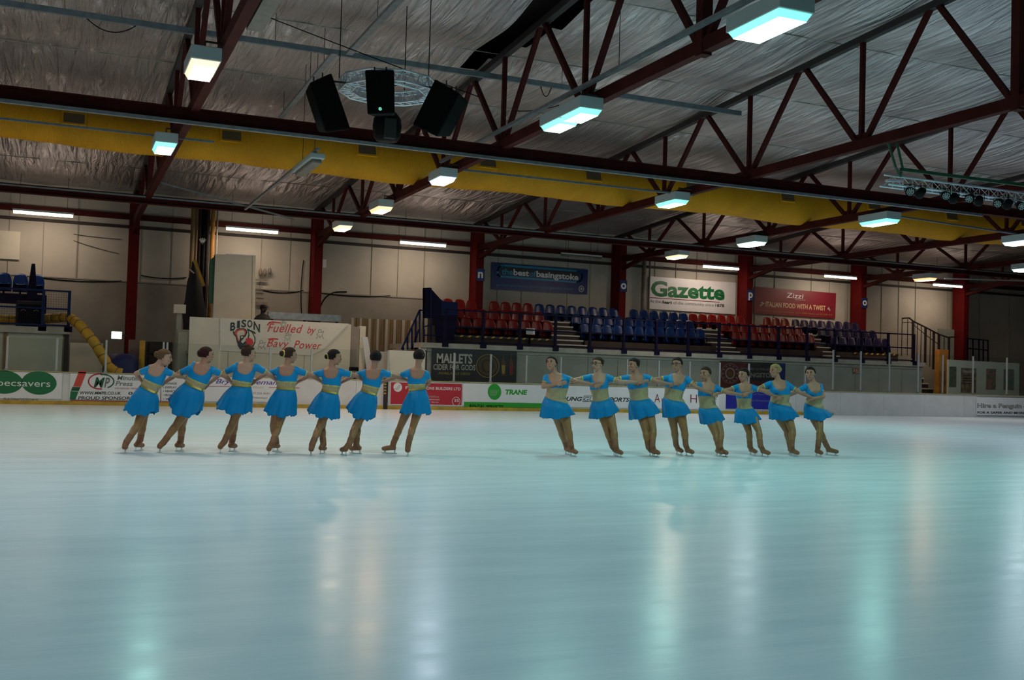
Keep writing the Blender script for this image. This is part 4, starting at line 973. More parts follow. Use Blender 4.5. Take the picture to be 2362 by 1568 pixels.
# grey post with floodlight head and grey box
xx = Xof(408, 40.5); t = thing('grey_post', 'grey post with a small cream box on top left of the white board', 'post', (xx, 40.5, 0))
MB().box(xx-0.09, xx+0.09, 40.45, 40.6, 0, zpx(408, 722, 40.5)).obj('post', MT['panel_grey'], t)
MB().box(xx-0.2, xx+0.22, 40.4, 40.65, zpx(408, 722, 40.5), zpx(408, 702, 40.5)).obj('head', MT['cream_board'], t)
xa, xb = Xof(404, 39.6), Xof(433, 39.6); t = thing('grey_cabinet', 'tall grey cabinet against the left end of the white board', 'cabinet', ((xa+xb)/2, 39.6, 0))
MB().box(xa, xb-0.02, 39.5, 40.2, 0, zpx(418, 760, 39.6)).obj('body', MT['panel_grey'], t); MB().box(xa+0.05, xb-0.07, 39.48, 39.5, 0.1, zpx(418, 766, 39.6)).obj('door', MT['panel_pale'], t)
# pipe stack
t = thing('pipe_riser', 'dark cluster of brown upright pipes rising behind the white board', 'pipes', (4.6, 43.6, 0))
zt = min(8.0, zpx(450, 392, 43.6))
for px, r, m in ((432, 0.09, 'wood'), (441, 0.06, 'wood'), (449, 0.07, 'riser'), (457, 0.10, 'black'), (467, 0.08, 'dark_steel'), (478, 0.09, 'orange'), (488, 0.04, 'seam')):
    x = Xof(px, 43.6); MB().path([(x, 43.6, 0), (x, 43.6, zt-(0.3 if px in (457,) else 0))], r, 10).obj('pipe', MT[m], t, True)
MB().box(Xof(440, 43.8), Xof(470, 43.8), 43.8, 43.85, 0, zt-0.2).obj('back_plate', MT['black'], t)
t = thing('tool_bundle', 'dark bundle of gear hung on the brown pipes', 'bundle', onY(447, 745, 43.3))
mb = MB(); rs = []
for y, w in ((602, 2), (625, 7), (650, 15), (690, 21), (720, 27), (745, 24), (790, 26)):
    c = onY(449, y, 43.3); hw = w/2412*43; rs.append([(c.x+hw*math.cos(a)+0.03*math.sin(5*a+y), 43.38+0.2*math.sin(a), c.z) for a in [2*PI*i/16 for i in range(16)]])
mb.rings(rs).obj('sack', MT['black_cloth'], t, True)
MB().bar(onY(449, 600, 43.0), onY(470, 660, 43.0), 0.12, 0.12).obj('yellow_strap', MT['kick'], t)
MB().bar(onY(436, 620, 43.0), onY(448, 630, 43.0), 0.05, 0.05).obj('pale_rod', MT['cream_board'], t)
mb = MB(); c = onY(467, 556, 43.3)
for k in range(5): a = PI*0.2+PI*0.6*k/4; mb.bar(c-V((0,0,0.12)), c+V((0.15*math.cos(a), 0, 0.13*math.sin(a))), 0.05, 0.03)
mb.obj('white_tassel', MT['white_vinyl'], t)

# ------------------------------------------------------------------ white hoarding with team banner
YH = 38.5
t = thing('white_hoarding', 'large white hoarding standing behind the boards left of centre', 'hoarding', (7.3, YH, 0))
xa, xb, xc = Xof(433, YH), Xof(806, YH), Xof(845, YH)
MB().prism([(xa, YH, 0), (xb, YH, 0), (xb, YH, zpx(806, 748, YH)), (xa, YH, zpx(433, 730, YH))], (0, 0.10, 0)).obj('face', MT['cream_board'], t)
MB().box(xa, xb, YH+0.12, YH+1.9, 1.80, 1.92).obj('floor_deck', MT['concrete'], t)
for px in (524, 700): MB().box(Xof(px, YH), Xof(px, YH)+0.02, YH-0.005, YH, 0, 2.3).obj('joint', MT['seam'], t)
t = thing('cream_block', 'cream boxed corner at the right end of the white hoarding', 'corner block', (xc, YH+0.4, 0))
MB().box(xb+0.06, Xof(826, YH+.3), YH+0.3, YH+0.36, 0, zpx(815, 753, YH+.3)).obj('side', MT['wall_low'], t)
MB().box(Xof(827, YH+.3), xc, YH+0.28, YH+0.6, 0, zpx(835, 752, YH+.3)).obj('front', MT['cream_board'], t)
t = thing('leaning_plank', 'white plank leaning right of the cream corner block', 'plank', (Xof(850, 38.2), 38.2, 0))
MB().prism([onY(x, y, 38.2) for x, y in ((835, 777), (848, 777), (874, 941), (858, 941))], (0, 0.05, 0)).obj('plank', MT['white_board'], t)
t = thing('black_machine', 'small black machine on the shelf right of the fifth skater', 'machine', (Xof(815, 38.0), 38.0, 1.0))
MB().box(Xof(806, 38), Xof(824, 38), 37.8, 38.1, 0, 1.50).obj('body', MT['black'], t, bevel=0.02); MB().box(Xof(807, 37.79), Xof(823, 37.79), 37.78, 37.80, 1.3, 1.36).obj('slot', MT['galv_dull'], t)
t = thing('cream_screen', 'cream screen panel behind the seventh skater', 'panel', (Xof(938, 37.2), 37.2, 0))
xa, xb = Xof(897, 37.2), Xof(980, 37.2); MB().box(xa, xb, 37.2, 37.25, 0, 2.16).obj('panel', MT['cream_board'], t); MB().box(xb, xb+0.06, 37.18, 37.27, 0, 2.2).obj('frame', MT['dark_steel'], t)
t = thing('cream_screen', 'dull cream screen behind the sixth skater', 'panel', (Xof(880, 37.5), 37.5, 0))
MB().box(Xof(868, 37.5), Xof(893, 37.5), 37.5, 37.55, 0, 2.1).obj('panel', MT['wall'], t)
for px, r_, m_, l_ in ((1480, 0.10, 'galv_dull', 'thick grey upright pipe left of the white and green banner'), (1493, 0.04, 'galv_dull', 'thin grey upright pipe left of the white and green banner')):
    x_ = Xof(px, 44.8); o = MB().path([(x_, 44.8, 2.6), (x_, 44.8, 7.2)], r_, 10).obj('wall_pipe', MT[m_], None, True); tag(o, l_, 'pipe')
t = thing('strip_curtain', 'brown and cream striped plank curtain on the lower wall left of the stand', 'curtain', (12, 44.5, 0))
xa, xb = Xof(806, 44.5), Xof(975, 44.5); n = 26
for k in range(n):
    x = xa+(xb-xa)*k/n; MB().box(x, x+(xb-xa)/n*0.96, 44.5+0.03*(k % 2), 44.54+0.03*(k % 2), 0, 3.66).obj('strip', MT['wood'] if k % 3 else MT['wall'], t)
t = thing('upright_board', 'tall upright white board behind the hoarding, edge frame at right', 'board', (6, 41.6, 1.9))
YU = 41.6
MB().prism([onY(x, y, YU) for x, y in ((497, 586), (589, 590), (587, 742), (491, 742))], (0, 0.5, 0)).obj('board', MT['cream_board'], t)
MB().prism([onY(x, y, YU-0.03) for x, y in ((583, 590), (590, 590), (588, 742), (581, 742))], (0, 0.03, 0)).obj('edge_frame', MT['cream_board'], t)
MB().bar(onY(521, 586, YU-0.03), onY(590, 590, YU-0.03), 0.04, 0.04).obj('top_rail', MT['white_vinyl'], t)
MB().prism([onY(x, y, YU+0.1) for x, y in ((484, 600), (496, 590), (491, 700), (482, 700))], (0, 0.03, 0)).obj('side_edge', MT['green_deep'], t)
for px in (505, 575): x = Xof(px, YU+.2); MB().box(x-0.05, x+0.05, YU+0.1, YU+0.2, 0, onY(px, 742, YU+.1).z+0.02).obj('leg', MT['galv_dull'], t)
for k, (px, py, h) in enumerate(((601, 628, 11), (611, 628, 11), (622, 625, 9))):
    p = onY(px, py, 44.8); hh = h/2412*36; t = thing('wall_reel', 'small dark round reel on the wall, %s of three right of the upright board' % ('leftmost', 'middle', 'rightmost')[k], 'reel', p)
    MB().ell(p, (0.075, 0, 0), (0, 0.06, 0), (0, 0, hh)).obj('reel', MT['galv_dull'], t, True); MB().box(p.x-0.03, p.x+0.03, 44.84, 45, p.z-0.03, p.z+0.03).obj('bracket', MT['dark_steel'], t)
for k, (y0, x0, x1) in enumerate(((645, 590, 615), (661, 590, 606), (668, 590, 607), (679, 590, 606), (698, 590, 618))):
    o = MB().bar(onY(x0, y0, 44.85), onY(x1, y0+1, 44.85), 0.06 if k in (0, 4) else 0.03, 0.08 if k in (0, 4) else 0.03).obj('wall_bar', MT['galv_dull']); tag(o, 'short metal bar on the wall beside the upright board, %s from the top' % ('first', 'second', 'third', 'fourth', 'lowest')[k], 'bar')
t = thing('wall_bench', 'long pale metal ledge low on the wall crossing the second column', 'ledge', onY(700, 735, 43.4))
a_, b_ = onY(618, 727, 43.5), onY(785, 735, 43.5); MB().bar(a_, b_, 0.3, 0.28).obj('ledge', MT['galv'], t)
for f in (0.05, 0.5, 0.95): q = a_.lerp(b_, f); MB().box(q.x-0.05, q.x+0.05, 43.45, 43.55, 0, q.z-0.13).obj('leg', MT['dark_steel'], t)
for k, px in enumerate((735, 739, 743)):
    o = MB().path([onY(px, 545, 44.9), onY(px-0.5, 640, 44.9)], 0.035, 8).obj('wall_conduit', MT['white_board'], None, True); tag(o, 'white upright conduit right of the second column', 'conduit', 'three white conduits')
p = onY(748, 608, 44.9); t = thing('junction_box', 'small white junction box right of the white conduits', 'junction box', p)
MB().box(p.x-0.08, p.x+0.08, 44.85, 44.98, p.z-0.18, p.z+0.18).obj('box', MT['white_vinyl'], t)

YHB = YH-0.03
q6 = lambda x, y: (400+x/5.227, 560+y/5.227)
P = [onY(*q6(x, y), YHB) for x, y in ((560, 905), (1870, 962), (2120, 975), (1800, 1290), (1650, 1360), (1150, 1330), (560, 1300))]
a = thing('team_banner', 'creased white banner with buffalo head and red script on the hoarding', 'banner', onY(*q6(1200, 1100), YHB))
MB().prism(P, (0, 0.015, 0)).obj('cloth', MT['cloth_banner'], a)
YL = YHB-0.003
for ch, x, y, dy, sc_ in (('B', 684, 1060, -12, 1.0), ('I', 766, 1027, -3, .55), ('S', 818, 1014, 1, .95), ('O', 888, 1014, 6, 1.0), ('N', 965, 1040, 40, 1.25)):
    x0, y0 = q6(x, y); x1, y1 = q6(x+62*sc_, y+dy); text_px(ch, YL, x0, y0, x1, y1, 19 if ch in 'BN' else 17, MT['brown_ink'] if 0 else MT['ink'], a, 0, 0.03, th=0.006)
def lp(pts, m, n, th): poly_px([q6(x, y) for x, y in pts], YL, MT[m], a, n, th)
lp([(715, 1050), (735, 1075), (760, 1045), (800, 1030), (850, 1028), (885, 1050), (890, 1085), (870, 1130), (835, 1150), (800, 1230), (770, 1215), (750, 1130), (722, 1100)], 'ink', 'mane_outline', 0.004)
lp([(735, 1090), (752, 1060), (800, 1040), (850, 1040), (875, 1065), (870, 1100), (838, 1135), (820, 1160), (800, 1150), (790, 1190), (775, 1180), (760, 1120)], 'orange_red', 'mane', 0.007)
lp([(765, 1085), (790, 1058), (840, 1052), (862, 1078), (850, 1110), (825, 1130), (800, 1140), (795, 1180), (780, 1150)], 'cream_board', 'forehead', 0.010)
lp([(885, 1030), (930, 1050), (985, 1075), (995, 1100), (960, 1090), (990, 1140), (990, 1200), (960, 1260), (930, 1215), (890, 1160), (905, 1100)], 'ink', 'back_outline', 0.004)
lp([(905, 1060), (945, 1080), (975, 1140), (978, 1190), (955, 1235), (935, 1200), (905, 1160), (918, 1110)], 'cream_board', 'back', 0.007)
lp([(870, 1160), (905, 1140), (950, 1160), (968, 1200), (945, 1240), (910, 1240), (880, 1215)], 'script_red', 'shoulder', 0.010)
lp([(770, 1230), (800, 1190), (840, 1210), (870, 1180), (885, 1225), (860, 1260), (835, 1290), (800, 1280)], 'ink', 'beard', 0.006)
lp([(800, 1120), (845, 1110), (850, 1150), (825, 1175), (800, 1160)], 'ink', 'face', 0.011)
lp([(812, 1130), (836, 1122), (838, 1142), (818, 1150)], 'cream_board', 'muzzle_light', 0.013)
def lt(x0, y0, x1, y1): return (*q6(x0, y0), *q6(x1, y1))
for w, c4, h, sp in (('Fuelled', (1132, 1072, 1560, 1088), 21, 1.05), ('by', (1612, 1088, 1715, 1092), 17, 1.0), ('Bavy', (1125, 1250, 1390, 1262), 19, 1.05), ('Power', (1450, 1268, 1782, 1285), 19, 1.05)):
    text_px(w, YL, *lt(*c4), h, MT['script_red'], a, 0.35, 0.0, th=0.012, spacing=sp)
for pts in ([(1135, 990), (1160, 960), (1200, 955), (1290, 965)], [(1150, 1160), (1200, 1155), (1260, 1160)]): lines_px([[q6(x, y) for x, y in pts]], YL, 0.045, MT['script_red'], a, 'flourish', 0.013)
for cx, cy, s in ((1325, 975, 0.8), (1375, 1125, 1), (1765, 1090, 1.1), (1060, 1220, 1.1)):
    lines_px([[q6(cx+s*18*math.cos(t_), cy-s*25+s*16*math.sin(t_)) for t_ in [2*PI*k/12 for k in range(13)]],
              [q6(cx-14*s, cy-8*s), q6(cx-38*s, cy+12*s), q6(cx-20*s, cy+25*s), q6(cx-40*s, cy+60*s)], [q6(cx+14*s, cy-8*s), q6(cx+44*s, cy-22*s), q6(cx+26*s, cy+20*s), q6(cx+40*s, cy+62*s)],
              [q6(cx-10*s, cy+20*s), q6(cx, cy+50*s), q6(cx+18*s, cy+26*s)]], YL, 0.014, MT['ink_grey'], a, 'cupid_outline', 0.006)

# ------------------------------------------------------------------ speaker cluster on its ring truss
DC = 22.0
rc = atD(896, 200, DC); rc.z -= 0.02
t = thing('ring_truss', 'silver ring of lattice truss holding the hanging loudspeakers', 'ring truss', rc)
R = 1.03
def octp(r, z): return [rc+V((r*math.cos(a), r*math.sin(a), z)) for a in [2*PI*(k+0.5)/10 for k in range(10)]]
O1, O2, I1, I2 = octp(R, 0.11), octp(R, -0.11), octp(R-0.26, 0.11), octp(R-0.26, -0.11)
for nm, ring in (('outer_tube', O1), ('outer_tube', O2), ('inner_tube', I1), ('inner_tube', I2)):
    MB().path(ring+[ring[0]], 0.024, 8).obj(nm, MT['alu'], t, True)
mb = MB()
for k in range(10):
    j = (k+1) % 10
    for a_, b_ in ((O1[k], O2[k]), (I1[k], I2[k]), (O1[k], I1[k]), (O2[k], I2[k])): mb.path([a_, b_], 0.012, 5)
    for A, B in ((O1, O2), (I1, I2), (O1, I1), (O2, I2)):
        for q in range(3): mb.path([A[k].lerp(A[j], q/3), B[k].lerp(B[j], (q+0.5)/3)], 0.009, 4); mb.path([B[k].lerp(B[j], (q+0.5)/3), A[k].lerp(A[j], (q+1)/3)], 0.009, 4)
mb.obj('lattice', MT['alu'], t)
for k in (1, 4, 8): MB().path([O1[k], (O1[k].x, O1[k].y, zroof(O1[k].y)-0.02)], 0.012, 5).obj('chain', MT['dark_steel'], t)
for a_, b_ in ((I1[0], I1[5]), (I1[2], I1[7])): MB().path([a_, b_], 0.018, 6).obj('cross_tube', MT['alu'], t)
def loudspeaker(name, quad, D, depth, label, rot):
    """body from its four front corners in the photo, given real depth"""
    c = atD(sum(q[0] for q in quad)/4, sum(q[1] for q in quad)/4, D)
    s = thing('loudspeaker', label, 'loudspeaker', c)
    f = [atD(x, y, D) for x, y in quad]; out = (V((c.x-rc.x, c.y-rc.y, 0))).normalized()
    back = (F0*0.85 + R0*rot).normalized()*depth
    mb = MB(); n = 4; b2 = [p+back - (p-c)*0.18 for p in f]
    fr = f; mb.add(fr+b2, [(0, 1, 2, 3), (7, 6, 5, 4)]+[(i, 4+i, 4+(i+1) % 4, (i+1) % 4) for i in range(4)])
    mb.obj('cabinet', MT['black'], s, bevel=0.03)
    g = [p.lerp(c, 0.10)-F0*0.012 for p in f]; MB().prism(g, F0*0.01).obj('grille', mat('speaker_grille', (0.002, 0.0018, 0.002), 0.9, bump=0.6, bscale=80, spec=0.1) if 'speaker_grille' not in bpy.data.materials else bpy.data.materials['speaker_grille'], s)
    top = (f[0]+f[1])/2+back*0.4
    tgt = min(O2, key=lambda p: (p-top).length)
    MB().path([top, tgt], 0.02, 6).obj('hanger', MT['dark_steel'], s)
    for q in (0.3, 0.7): pq = f[0].lerp(f[1], q)+back*0.3; MB().path([pq, pq+V((0, 0, 0.09))], 0.015, 6).obj('eye_bolt', MT['dark_steel'], s)
    return s
s1 = loudspeaker('l', [(714, 190), (765, 167), (810, 298), (752, 306)], 21.2, 0.5, 'black loudspeaker tilted left on the left of the hanging cluster', -0.5)
poly = None
s2 = loudspeaker('l', [(841, 160), (909, 160), (910, 262), (847, 264)], 20.6, 0.5, 'upright black loudspeaker in the middle of the hanging cluster', 0.0)
MB().ell(atD(877, 251, 20.56), (.035, 0, 0), (0, .012, 0), (0, 0, .035), 10, 6).obj('indicator_light', emis('indicator', (0.05, 0.6, 0.3), 0.5), s2)
s3 = loudspeaker('l', [(1003, 181), (1060, 215), (1008, 316), (950, 288)], 21.3, 0.5, 'black loudspeaker tilted right on the right of the hanging cluster', 0.5)
s4 = thing('horn_speaker', 'black rounded loudspeaker under the middle of the hanging cluster', 'loudspeaker', atD(890, 295, 21.5))
c = atD(893, 292, 21.6)
rs = []
for z, r in ((-0.30, 0.22), (-0.22, 0.27), (0.0, 0.30), (0.16, 0.28), (0.27, 0.20), (0.36, 0.10)): rs.append([c+V((r*math.cos(a), r*math.sin(a), z)) for a in [2*PI*k/20 for k in range(20)]])
MB().rings(rs).obj('body', MT['black'], s4, True)
MB().box(c.x-0.13, c.x+0.10, c.y-0.34, c.y-0.2, c.z-0.3, c.z+0.1).obj('horn', MT['black_cloth'], s4); MB().path([c+V((0, 0, .3)), V((c.x, c.y, O2[0].z)), ], 0.02, 6).obj('hanger', MT['dark_steel'], s4)
MB().path([V((c.x, c.y, O2[0].z)), min(I2, key=lambda p: (p-V((c.x, c.y, O2[0].z))).length)], 0.015, 6).obj('hanger_arm', MT['dark_steel'], s4)

# ------------------------------------------------------------------ lighting rig at the upper right
YR = 18.45; xr0 = Xof(2050, YR)
t = thing('lighting_truss', 'silver lattice lighting truss with dark green bar at the upper right', 'lighting truss', (xr0+3, YR, 6.1))
mb = MB(); xe = xr0+7.5
for dy, z in ((0, 5.98), (0.28, 5.98), (0.14, 6.22)):
    MB().path([(xr0-0.1, YR+dy, z), (xe, YR+dy, z)], 0.025, 8).obj('tube', MT['alu'], t, True)
k = 0; x = xr0
while x < xe-0.3:
    mb.path([(x, YR, 5.98), (x+0.15, YR+0.14, 6.22), (x+0.3, YR, 5.98)], 0.01, 4); mb.path([(x, YR+0.28, 5.98), (x+0.15, YR+0.14, 6.22), (x+0.3, YR+0.28, 5.98), (x, YR, 5.98)], 0.01, 4); x += 0.3
mb.obj('lattice', MT['alu'], t)
MB().bar((xr0+0.25, YR, 6.36), (xe, YR+0.1, 6.42), 0.06, 0.07).obj('green_bar', MT['green_deep'], t)
for dx in (0.12, 0.38): MB().path([(GX[3]+dx-0.1, YR, 6.95), (xr0+dx*0.8, YR, 6.4), (xr0+0.35, YR+0.1, 6.22)], 0.03, 6).obj('hanger', MT['green_deep'], t)
MB().bar((xr0-0.25, YR-0.1, 6.03), (xr0+0.25, YR-0.05, 6.08), 0.1, 0.05).obj('end_plate', MT['alu'], t)
def par(px, py, aim, label, r=0.105):
    p = onY(px, py, YR); d = V(aim).normalized()
    t = thing('spotlight', label, 'spotlight', p, 'spotlights on the lighting truss')
    a = d.cross(V((0, 0, 1))).normalized(); b_ = a.cross(d)
    MB().path([p-d*0.13, p-d*0.10, p+d*0.05, p+d*0.11], [r*0.5, r*0.8, r, r*1.05], 18).obj('can', MT['black'], t, True)
    ln = MB().path([p+d*0.108, p+d*0.113], r*0.9, 18).obj('face', MT['dark_steel'], t)
    mb = MB()
    for rr_, n in ((0, 1), (0.035, 6), (0.07, 10)):
        for k in range(n):
            q = p+d*0.115+a*rr_*math.cos(2*PI*k/n)+b_*rr_*math.sin(2*PI*k/n); mb.path([q, q+d*0.004], 0.011, 6)
    o = mb.obj('leds', EM_LED, ln); o['kind'] = 'stuff'
    MB().path([p+a*r*1.1, p+a*r*1.1+V((0, 0, 0.16)), p-a*r*1.1+V((0, 0, 0.16)), p-a*r*1.1], 0.01, 5).obj('yoke', MT['black'], t)
    MB().path([p+V((0, 0, 0.16)), (p.x, YR, 5.96)], 0.02, 6).obj('clamp', MT['dark_steel'], t)
EM_LED = mat('led', (0.5, 0.7, 0.7), 0.2, emis=(0.55, 0.8, 0.85), es=0.05)
for k, (px, py, aim) in enumerate(((2098, 441, (-.6, -.85, -.35)), (2124, 444, (.4, .9, -.3)), (2180, 450, (-.55, -.85, -.4)), (2200, 456, (.5, .8, -.3)), (2238, 456, (-.9, -.5, -.5)), (2258, 462, (.6, .7, -.3)), (2304, 467, (-.9, -.45, -.5)), (2325, 470, (.5, .8, -.4)), (2352, 474, (-.4, -.9, -.4)))):
    par(px, py, aim, 'black spotlight with small lenses, number %s from the left on the lighting truss' % ('one', 'two', 'three', 'four', 'five', 'six', 'seven', 'eight', 'nine')[k])

# ------------------------------------------------------------------ people
import numpy as np
def ground_pt(px, D):
    r = ray(px, CY); b_ = (r.z+1.4/D)/UP.z; return EYE + (r-UP*b_)*D
def remeshed(mb, voxel, smooth=4):
    me = mb.mesh('tmp', None); o = bpy.data.objects.new('tmp', me); C.objects.link(o)
    r = o.modifiers.new('r', 'REMESH'); r.mode = 'VOXEL'; r.voxel_size = voxel
    s = o.modifiers.new('s', 'SMOOTH'); s.iterations = smooth; s.factor = 0.5
    dg = bpy.context.evaluated_depsgraph_get(); dg.update()
    m2 = bpy.data.meshes.new_from_object(o.evaluated_get(dg)); bpy.data.objects.remove(o); bpy.data.meshes.remove(me)
    return m2
def mesh_np(m):
    n = len(m.vertices); co = np.empty(n*3); m.vertices.foreach_get('co', co); nr = np.empty(n*3); m.vertex_normals.foreach_get('vector', nr)
    nf = len(m.polygons); lt_ = np.empty(nf, int); m.polygons.foreach_get('loop_total', lt_); li = np.empty(len(m.loops), int); m.loops.foreach_get('vertex_index', li)
    ls = np.empty(nf, int); m.polygons.foreach_get('loop_start', ls)
    return co.reshape(-1, 3), nr.reshape(-1, 3), ls, lt_, li
def segdist(c, a, b):
    a = np.array(a); b = np.array(b); d = b-a; t = np.clip(((c-a)@d)/max(d@d, 1e-9), 0, 1)
    return np.linalg.norm(c-(a+t[:, None]*d), axis=1), t
def submesh(name, data, mask, off, m, parent, org):
    co, nr, ls, lt_, li = data; idx = np.nonzero(mask)[0]
    if len(idx) == 0: return None
    used = {}; vs = []; fs = []
    for f in idx:
        fc = []
        for l in range(ls[f], ls[f]+lt_[f]):
            v = li[l]
            if v not in used: used[v] = len(vs); p = co[v]+nr[v]*off; vs.append((p[0]-org[0], p[1]-org[1], p[2]-org[2]))
            fc.append(used[v])
        fs.append(tuple(fc))
    me = bpy.data.meshes.new(name); me.from_pydata(vs, [], fs); me.materials.append(m)
    me.polygons.foreach_set('use_smooth', [True]*len(fs)); o = bpy.data.objects.new(name, me); C.objects.link(o); o.parent = parent
    return o

def hand(mb, wr, d, n, curl, side=1, s=1.0):
    """palm plus five separate bent fingers; n is the palm normal (fingers curl that way)"""
    d = d.normalized(); n = (n-d*n.dot(d)).normalized(); w = d.cross(n)*side
    pc = wr+d*0.048*s
    mb.ell(pc, d*0.052*s, w*0.040*s, n*0.017*s, 12, 8)
    for k, (off, L) in enumerate(((-0.028, 0.062), (-0.010, 0.074), (0.009, 0.068), (0.027, 0.052))):
        b0 = wr+d*0.085*s+w*off*s; L = L*s
        d1 = (d+n*curl*0.5).normalized(); d2 = (d+n*curl*1.6).normalized(); d3 = (d*0.5+n*curl*2.0).normalized()
        b1 = b0+d1*L*0.48; b2 = b1+d2*L*0.32; b3 = b2+d3*L*0.24
        mb.path([b0-d*0.02, b0, b1, b2, b3], [0.0095, 0.0100, 0.0092, 0.0085, 0.006], 8)
    t0 = wr+d*0.025*s-w*0.030*s; t1 = t0+(d*0.6-w*0.75+n*0.3).normalized()*0.036*s; t2 = t1+(d-w*0.15+n*0.4).normalized()*0.030*s
    mb.path([t0+w*0.012, t0, t1, t2], [0.013, 0.0135, 0.011, 0.008], 8)

def dress_person(spec):
    x0, y0, s = spec['crop']; q = lambda p: (x0+p[0]/s, y0+p[1]/s)
    D = spec['D']; front = F0 if spec['back'] else -F0; side = R0
    J = {}
    def put(n, dd=0.0, DD=None): p = q(spec[n]); return atD(p[0], p[1], (DD if DD else D)+dd)
    N = put('N'); B = put('B'); W = put('W'); P = put('P')
    if not spec.get('spectator'):
        hc_ = (put('s0')+put('s1'))/2; fq = min(0.6, (P-W).length/(hc_-W).length); P = P.lerp(W+(hc_-W)*fq, 0.7)
    H = put('H', spec.get('hdd', 0)); w = spec['w']/s/2412*D
    sh = [put('sh0'), put('sh1')]
    org = ground_pt(q(spec['P'])[0], D); root = thing('person', spec['label'], 'person', org, spec.get('group'))
    spectator = spec.get('spectator')
    # feet
    feet = []
    for k in (0, 1):
        p = q(spec['f%d' % k]); G_ = onZ(p[0], p[1], 0.0); dp = (G_-EYE).dot(FWD)
        if abs(dp-D) > 0.35: G_ = ground_pt(p[0], D+math.copysign(0.35, dp-D))
        if spectator: G_ = V((G_.x, G_.y, 0)); G_ = ground_pt(p[0], D); G_.z = spec['floor']
        feet.append(G_)
    mb = MB()
    upt = (N-B).normalized(); upw = (B-W).normalized()
    def ell_ring(c, a, b_, up, n=24, fo=0.0, sq=1.0):
        sd = (side-up*side.dot(up)).normalized(); fr = up.cross(sd); fr = fr if fr.dot(front) > 0 else -fr
        return [c+fr*fo+sd*a*math.cos(t)+fr*b_*math.sin(t) for t in [2*PI*i/n for i in range(n)]]
    sw = min(0.19, max(0.14, (sh[1]-sh[0]).length*0.40))
    chest = B.lerp(N, 0.45); shm = B.lerp(N, 0.86)
    rings = [ell_ring(P-(W-P)*0.75, w*1.02, w*0.80, (W-P).normalized(), fo=-0.01), ell_ring(P, w*1.17, w*0.88, (W-P).normalized(), fo=-0.012), ell_ring(W.lerp(P, .45), w*1.08, w*0.80, (W-P).normalized(), fo=-0.005),
             ell_ring(W, w*0.97, w*0.72, upw), ell_ring(W.lerp(B, .5), w*0.97, w*0.72, upw), ell_ring(B, w*1.04, w*0.76, upw.lerp(upt, .5), fo=0.01),
             ell_ring(chest, w*1.10, w*0.78, upt, fo=0.012), ell_ring(shm, sw, 0.075, upt), ell_ring(N, 0.075, 0.058, upt), ell_ring(N+upt*0.03, 0.05, 0.05, upt)]
    mb.rings(rings)
    sd = (side-upt*side.dot(upt)).normalized(); fr = upt.cross(sd); fr = fr if fr.dot(front) > 0 else -fr
    for k in (-1, 1):
        if not spectator: mb.ell(B.lerp(N, .30)+sd*k*w*0.46+fr*w*0.48, sd*w*0.44, fr*w*0.36, upt*w*0.44, 14, 10)
        mb.ell(P-(W-P)*0.2+sd*k*w*0.48-fr*w*0.30, sd*w*0.50, fr*w*0.42, upt*w*0.6, 14, 10)
    segs = [('torso', P-(W-P)*0.3, W, w*0.9), ('torso', W, B, w*0.85), ('torso', B, shm, w*0.9)]
    # shoulders and arms
    arms = []
    for k in (0, 1):
        S_ = sh[k]; sg = 1 if k == 1 else -1
        S_ = S_ - upt*0.035 - sd*sg*0.02
        el = put('el%d' % k, spec['edd'][k]); pw = q(spec['wr%d' % k]); wr = atD(pw[0], pw[1], spec['wD'][k])
        mb.cap_seg(N-upt*0.035+sd*sg*0.035, S_, 0.050, 0.056); mb.ell(S_, sd*0.060, fr*0.054, upt*0.055, 12, 8)
        mb.path([S_, S_.lerp(el, .3), S_.lerp(el, .65), el], [0.055, 0.050, 0.044, 0.038], 12); mb.ell(el, (0.038, 0, 0), (0, 0.038, 0), (0, 0, 0.038), 10, 8)
        mb.path([el, el.lerp(wr, .3), el.lerp(wr, .75), wr, wr+(wr-el).normalized()*0.02], [0.038, 0.040, 0.031, 0.025, 0.024], 12)
        hand(mb, wr, (wr-el), -front if spec['back'] else F0, 0.55, sg)
        segs += [('ua%d' % k, S_, el, 0.048), ('fa', el, wr, 0.034), ('fa', wr, wr+(wr-el).normalized()*0.16, 0.03), ('shoulder', N-upt*0.035+sd*sg*0.05, S_, 0.05)]
        arms.append((S_, el, wr))
    # head
    H = H-V((0, 0, 0.012))
    a = math.radians(spec['hd']); f = (-F0*math.cos(a)-R0*math.sin(a)); u = ((H-N).normalized()*0.5+V((0, 0, 1))).normalized(); f = (f-u*f.dot(u)).normalized(); f = (f+u*spec.get('nod', 0)).normalized(); u = (u-f*u.dot(f)).normalized(); e = f.cross(u); hs = 1.15; f0, u0, e0 = f, u, e; f = f*hs; u = u*hs; e = e*hs
    mb.path([N-upt*0.03, N.lerp(H, .35)-f*0.01, H-u*0.05-f*0.015], [0.060, 0.053, 0.056], 14)
    mb.ell(H+u*0.022-f*0.008, e*0.070, f*0.092, u*0.092, 20, 14)
    mb.ell(H-u*0.040+f*0.022, e*0.054, f*0.060, u*0.066, 16, 12)
    mb.ell(H-u*0.092+f*0.055, e*0.020, f*0.020, u*0.018, 10, 8)          # chin
    mb.path([H+u*0.022+f*0.078, H-u*0.004+f*0.096, H-u*0.022+f*0.104, H-u*0.030+f*0.082], [0.009, 0.011, 0.014, 0.010], 8)
    mb.ell(H-u*0.055+f*0.080, e*0.024, f*0.012, u*0.014, 10, 8)
    mb.ell(H-u*0.012+f*0.060+e*0.036, e*0.022, f*0.022, u*0.018, 10, 8); mb.ell(H-u*0.012+f*0.060-e*0.036, e*0.022, f*0.022, u*0.018, 10, 8)
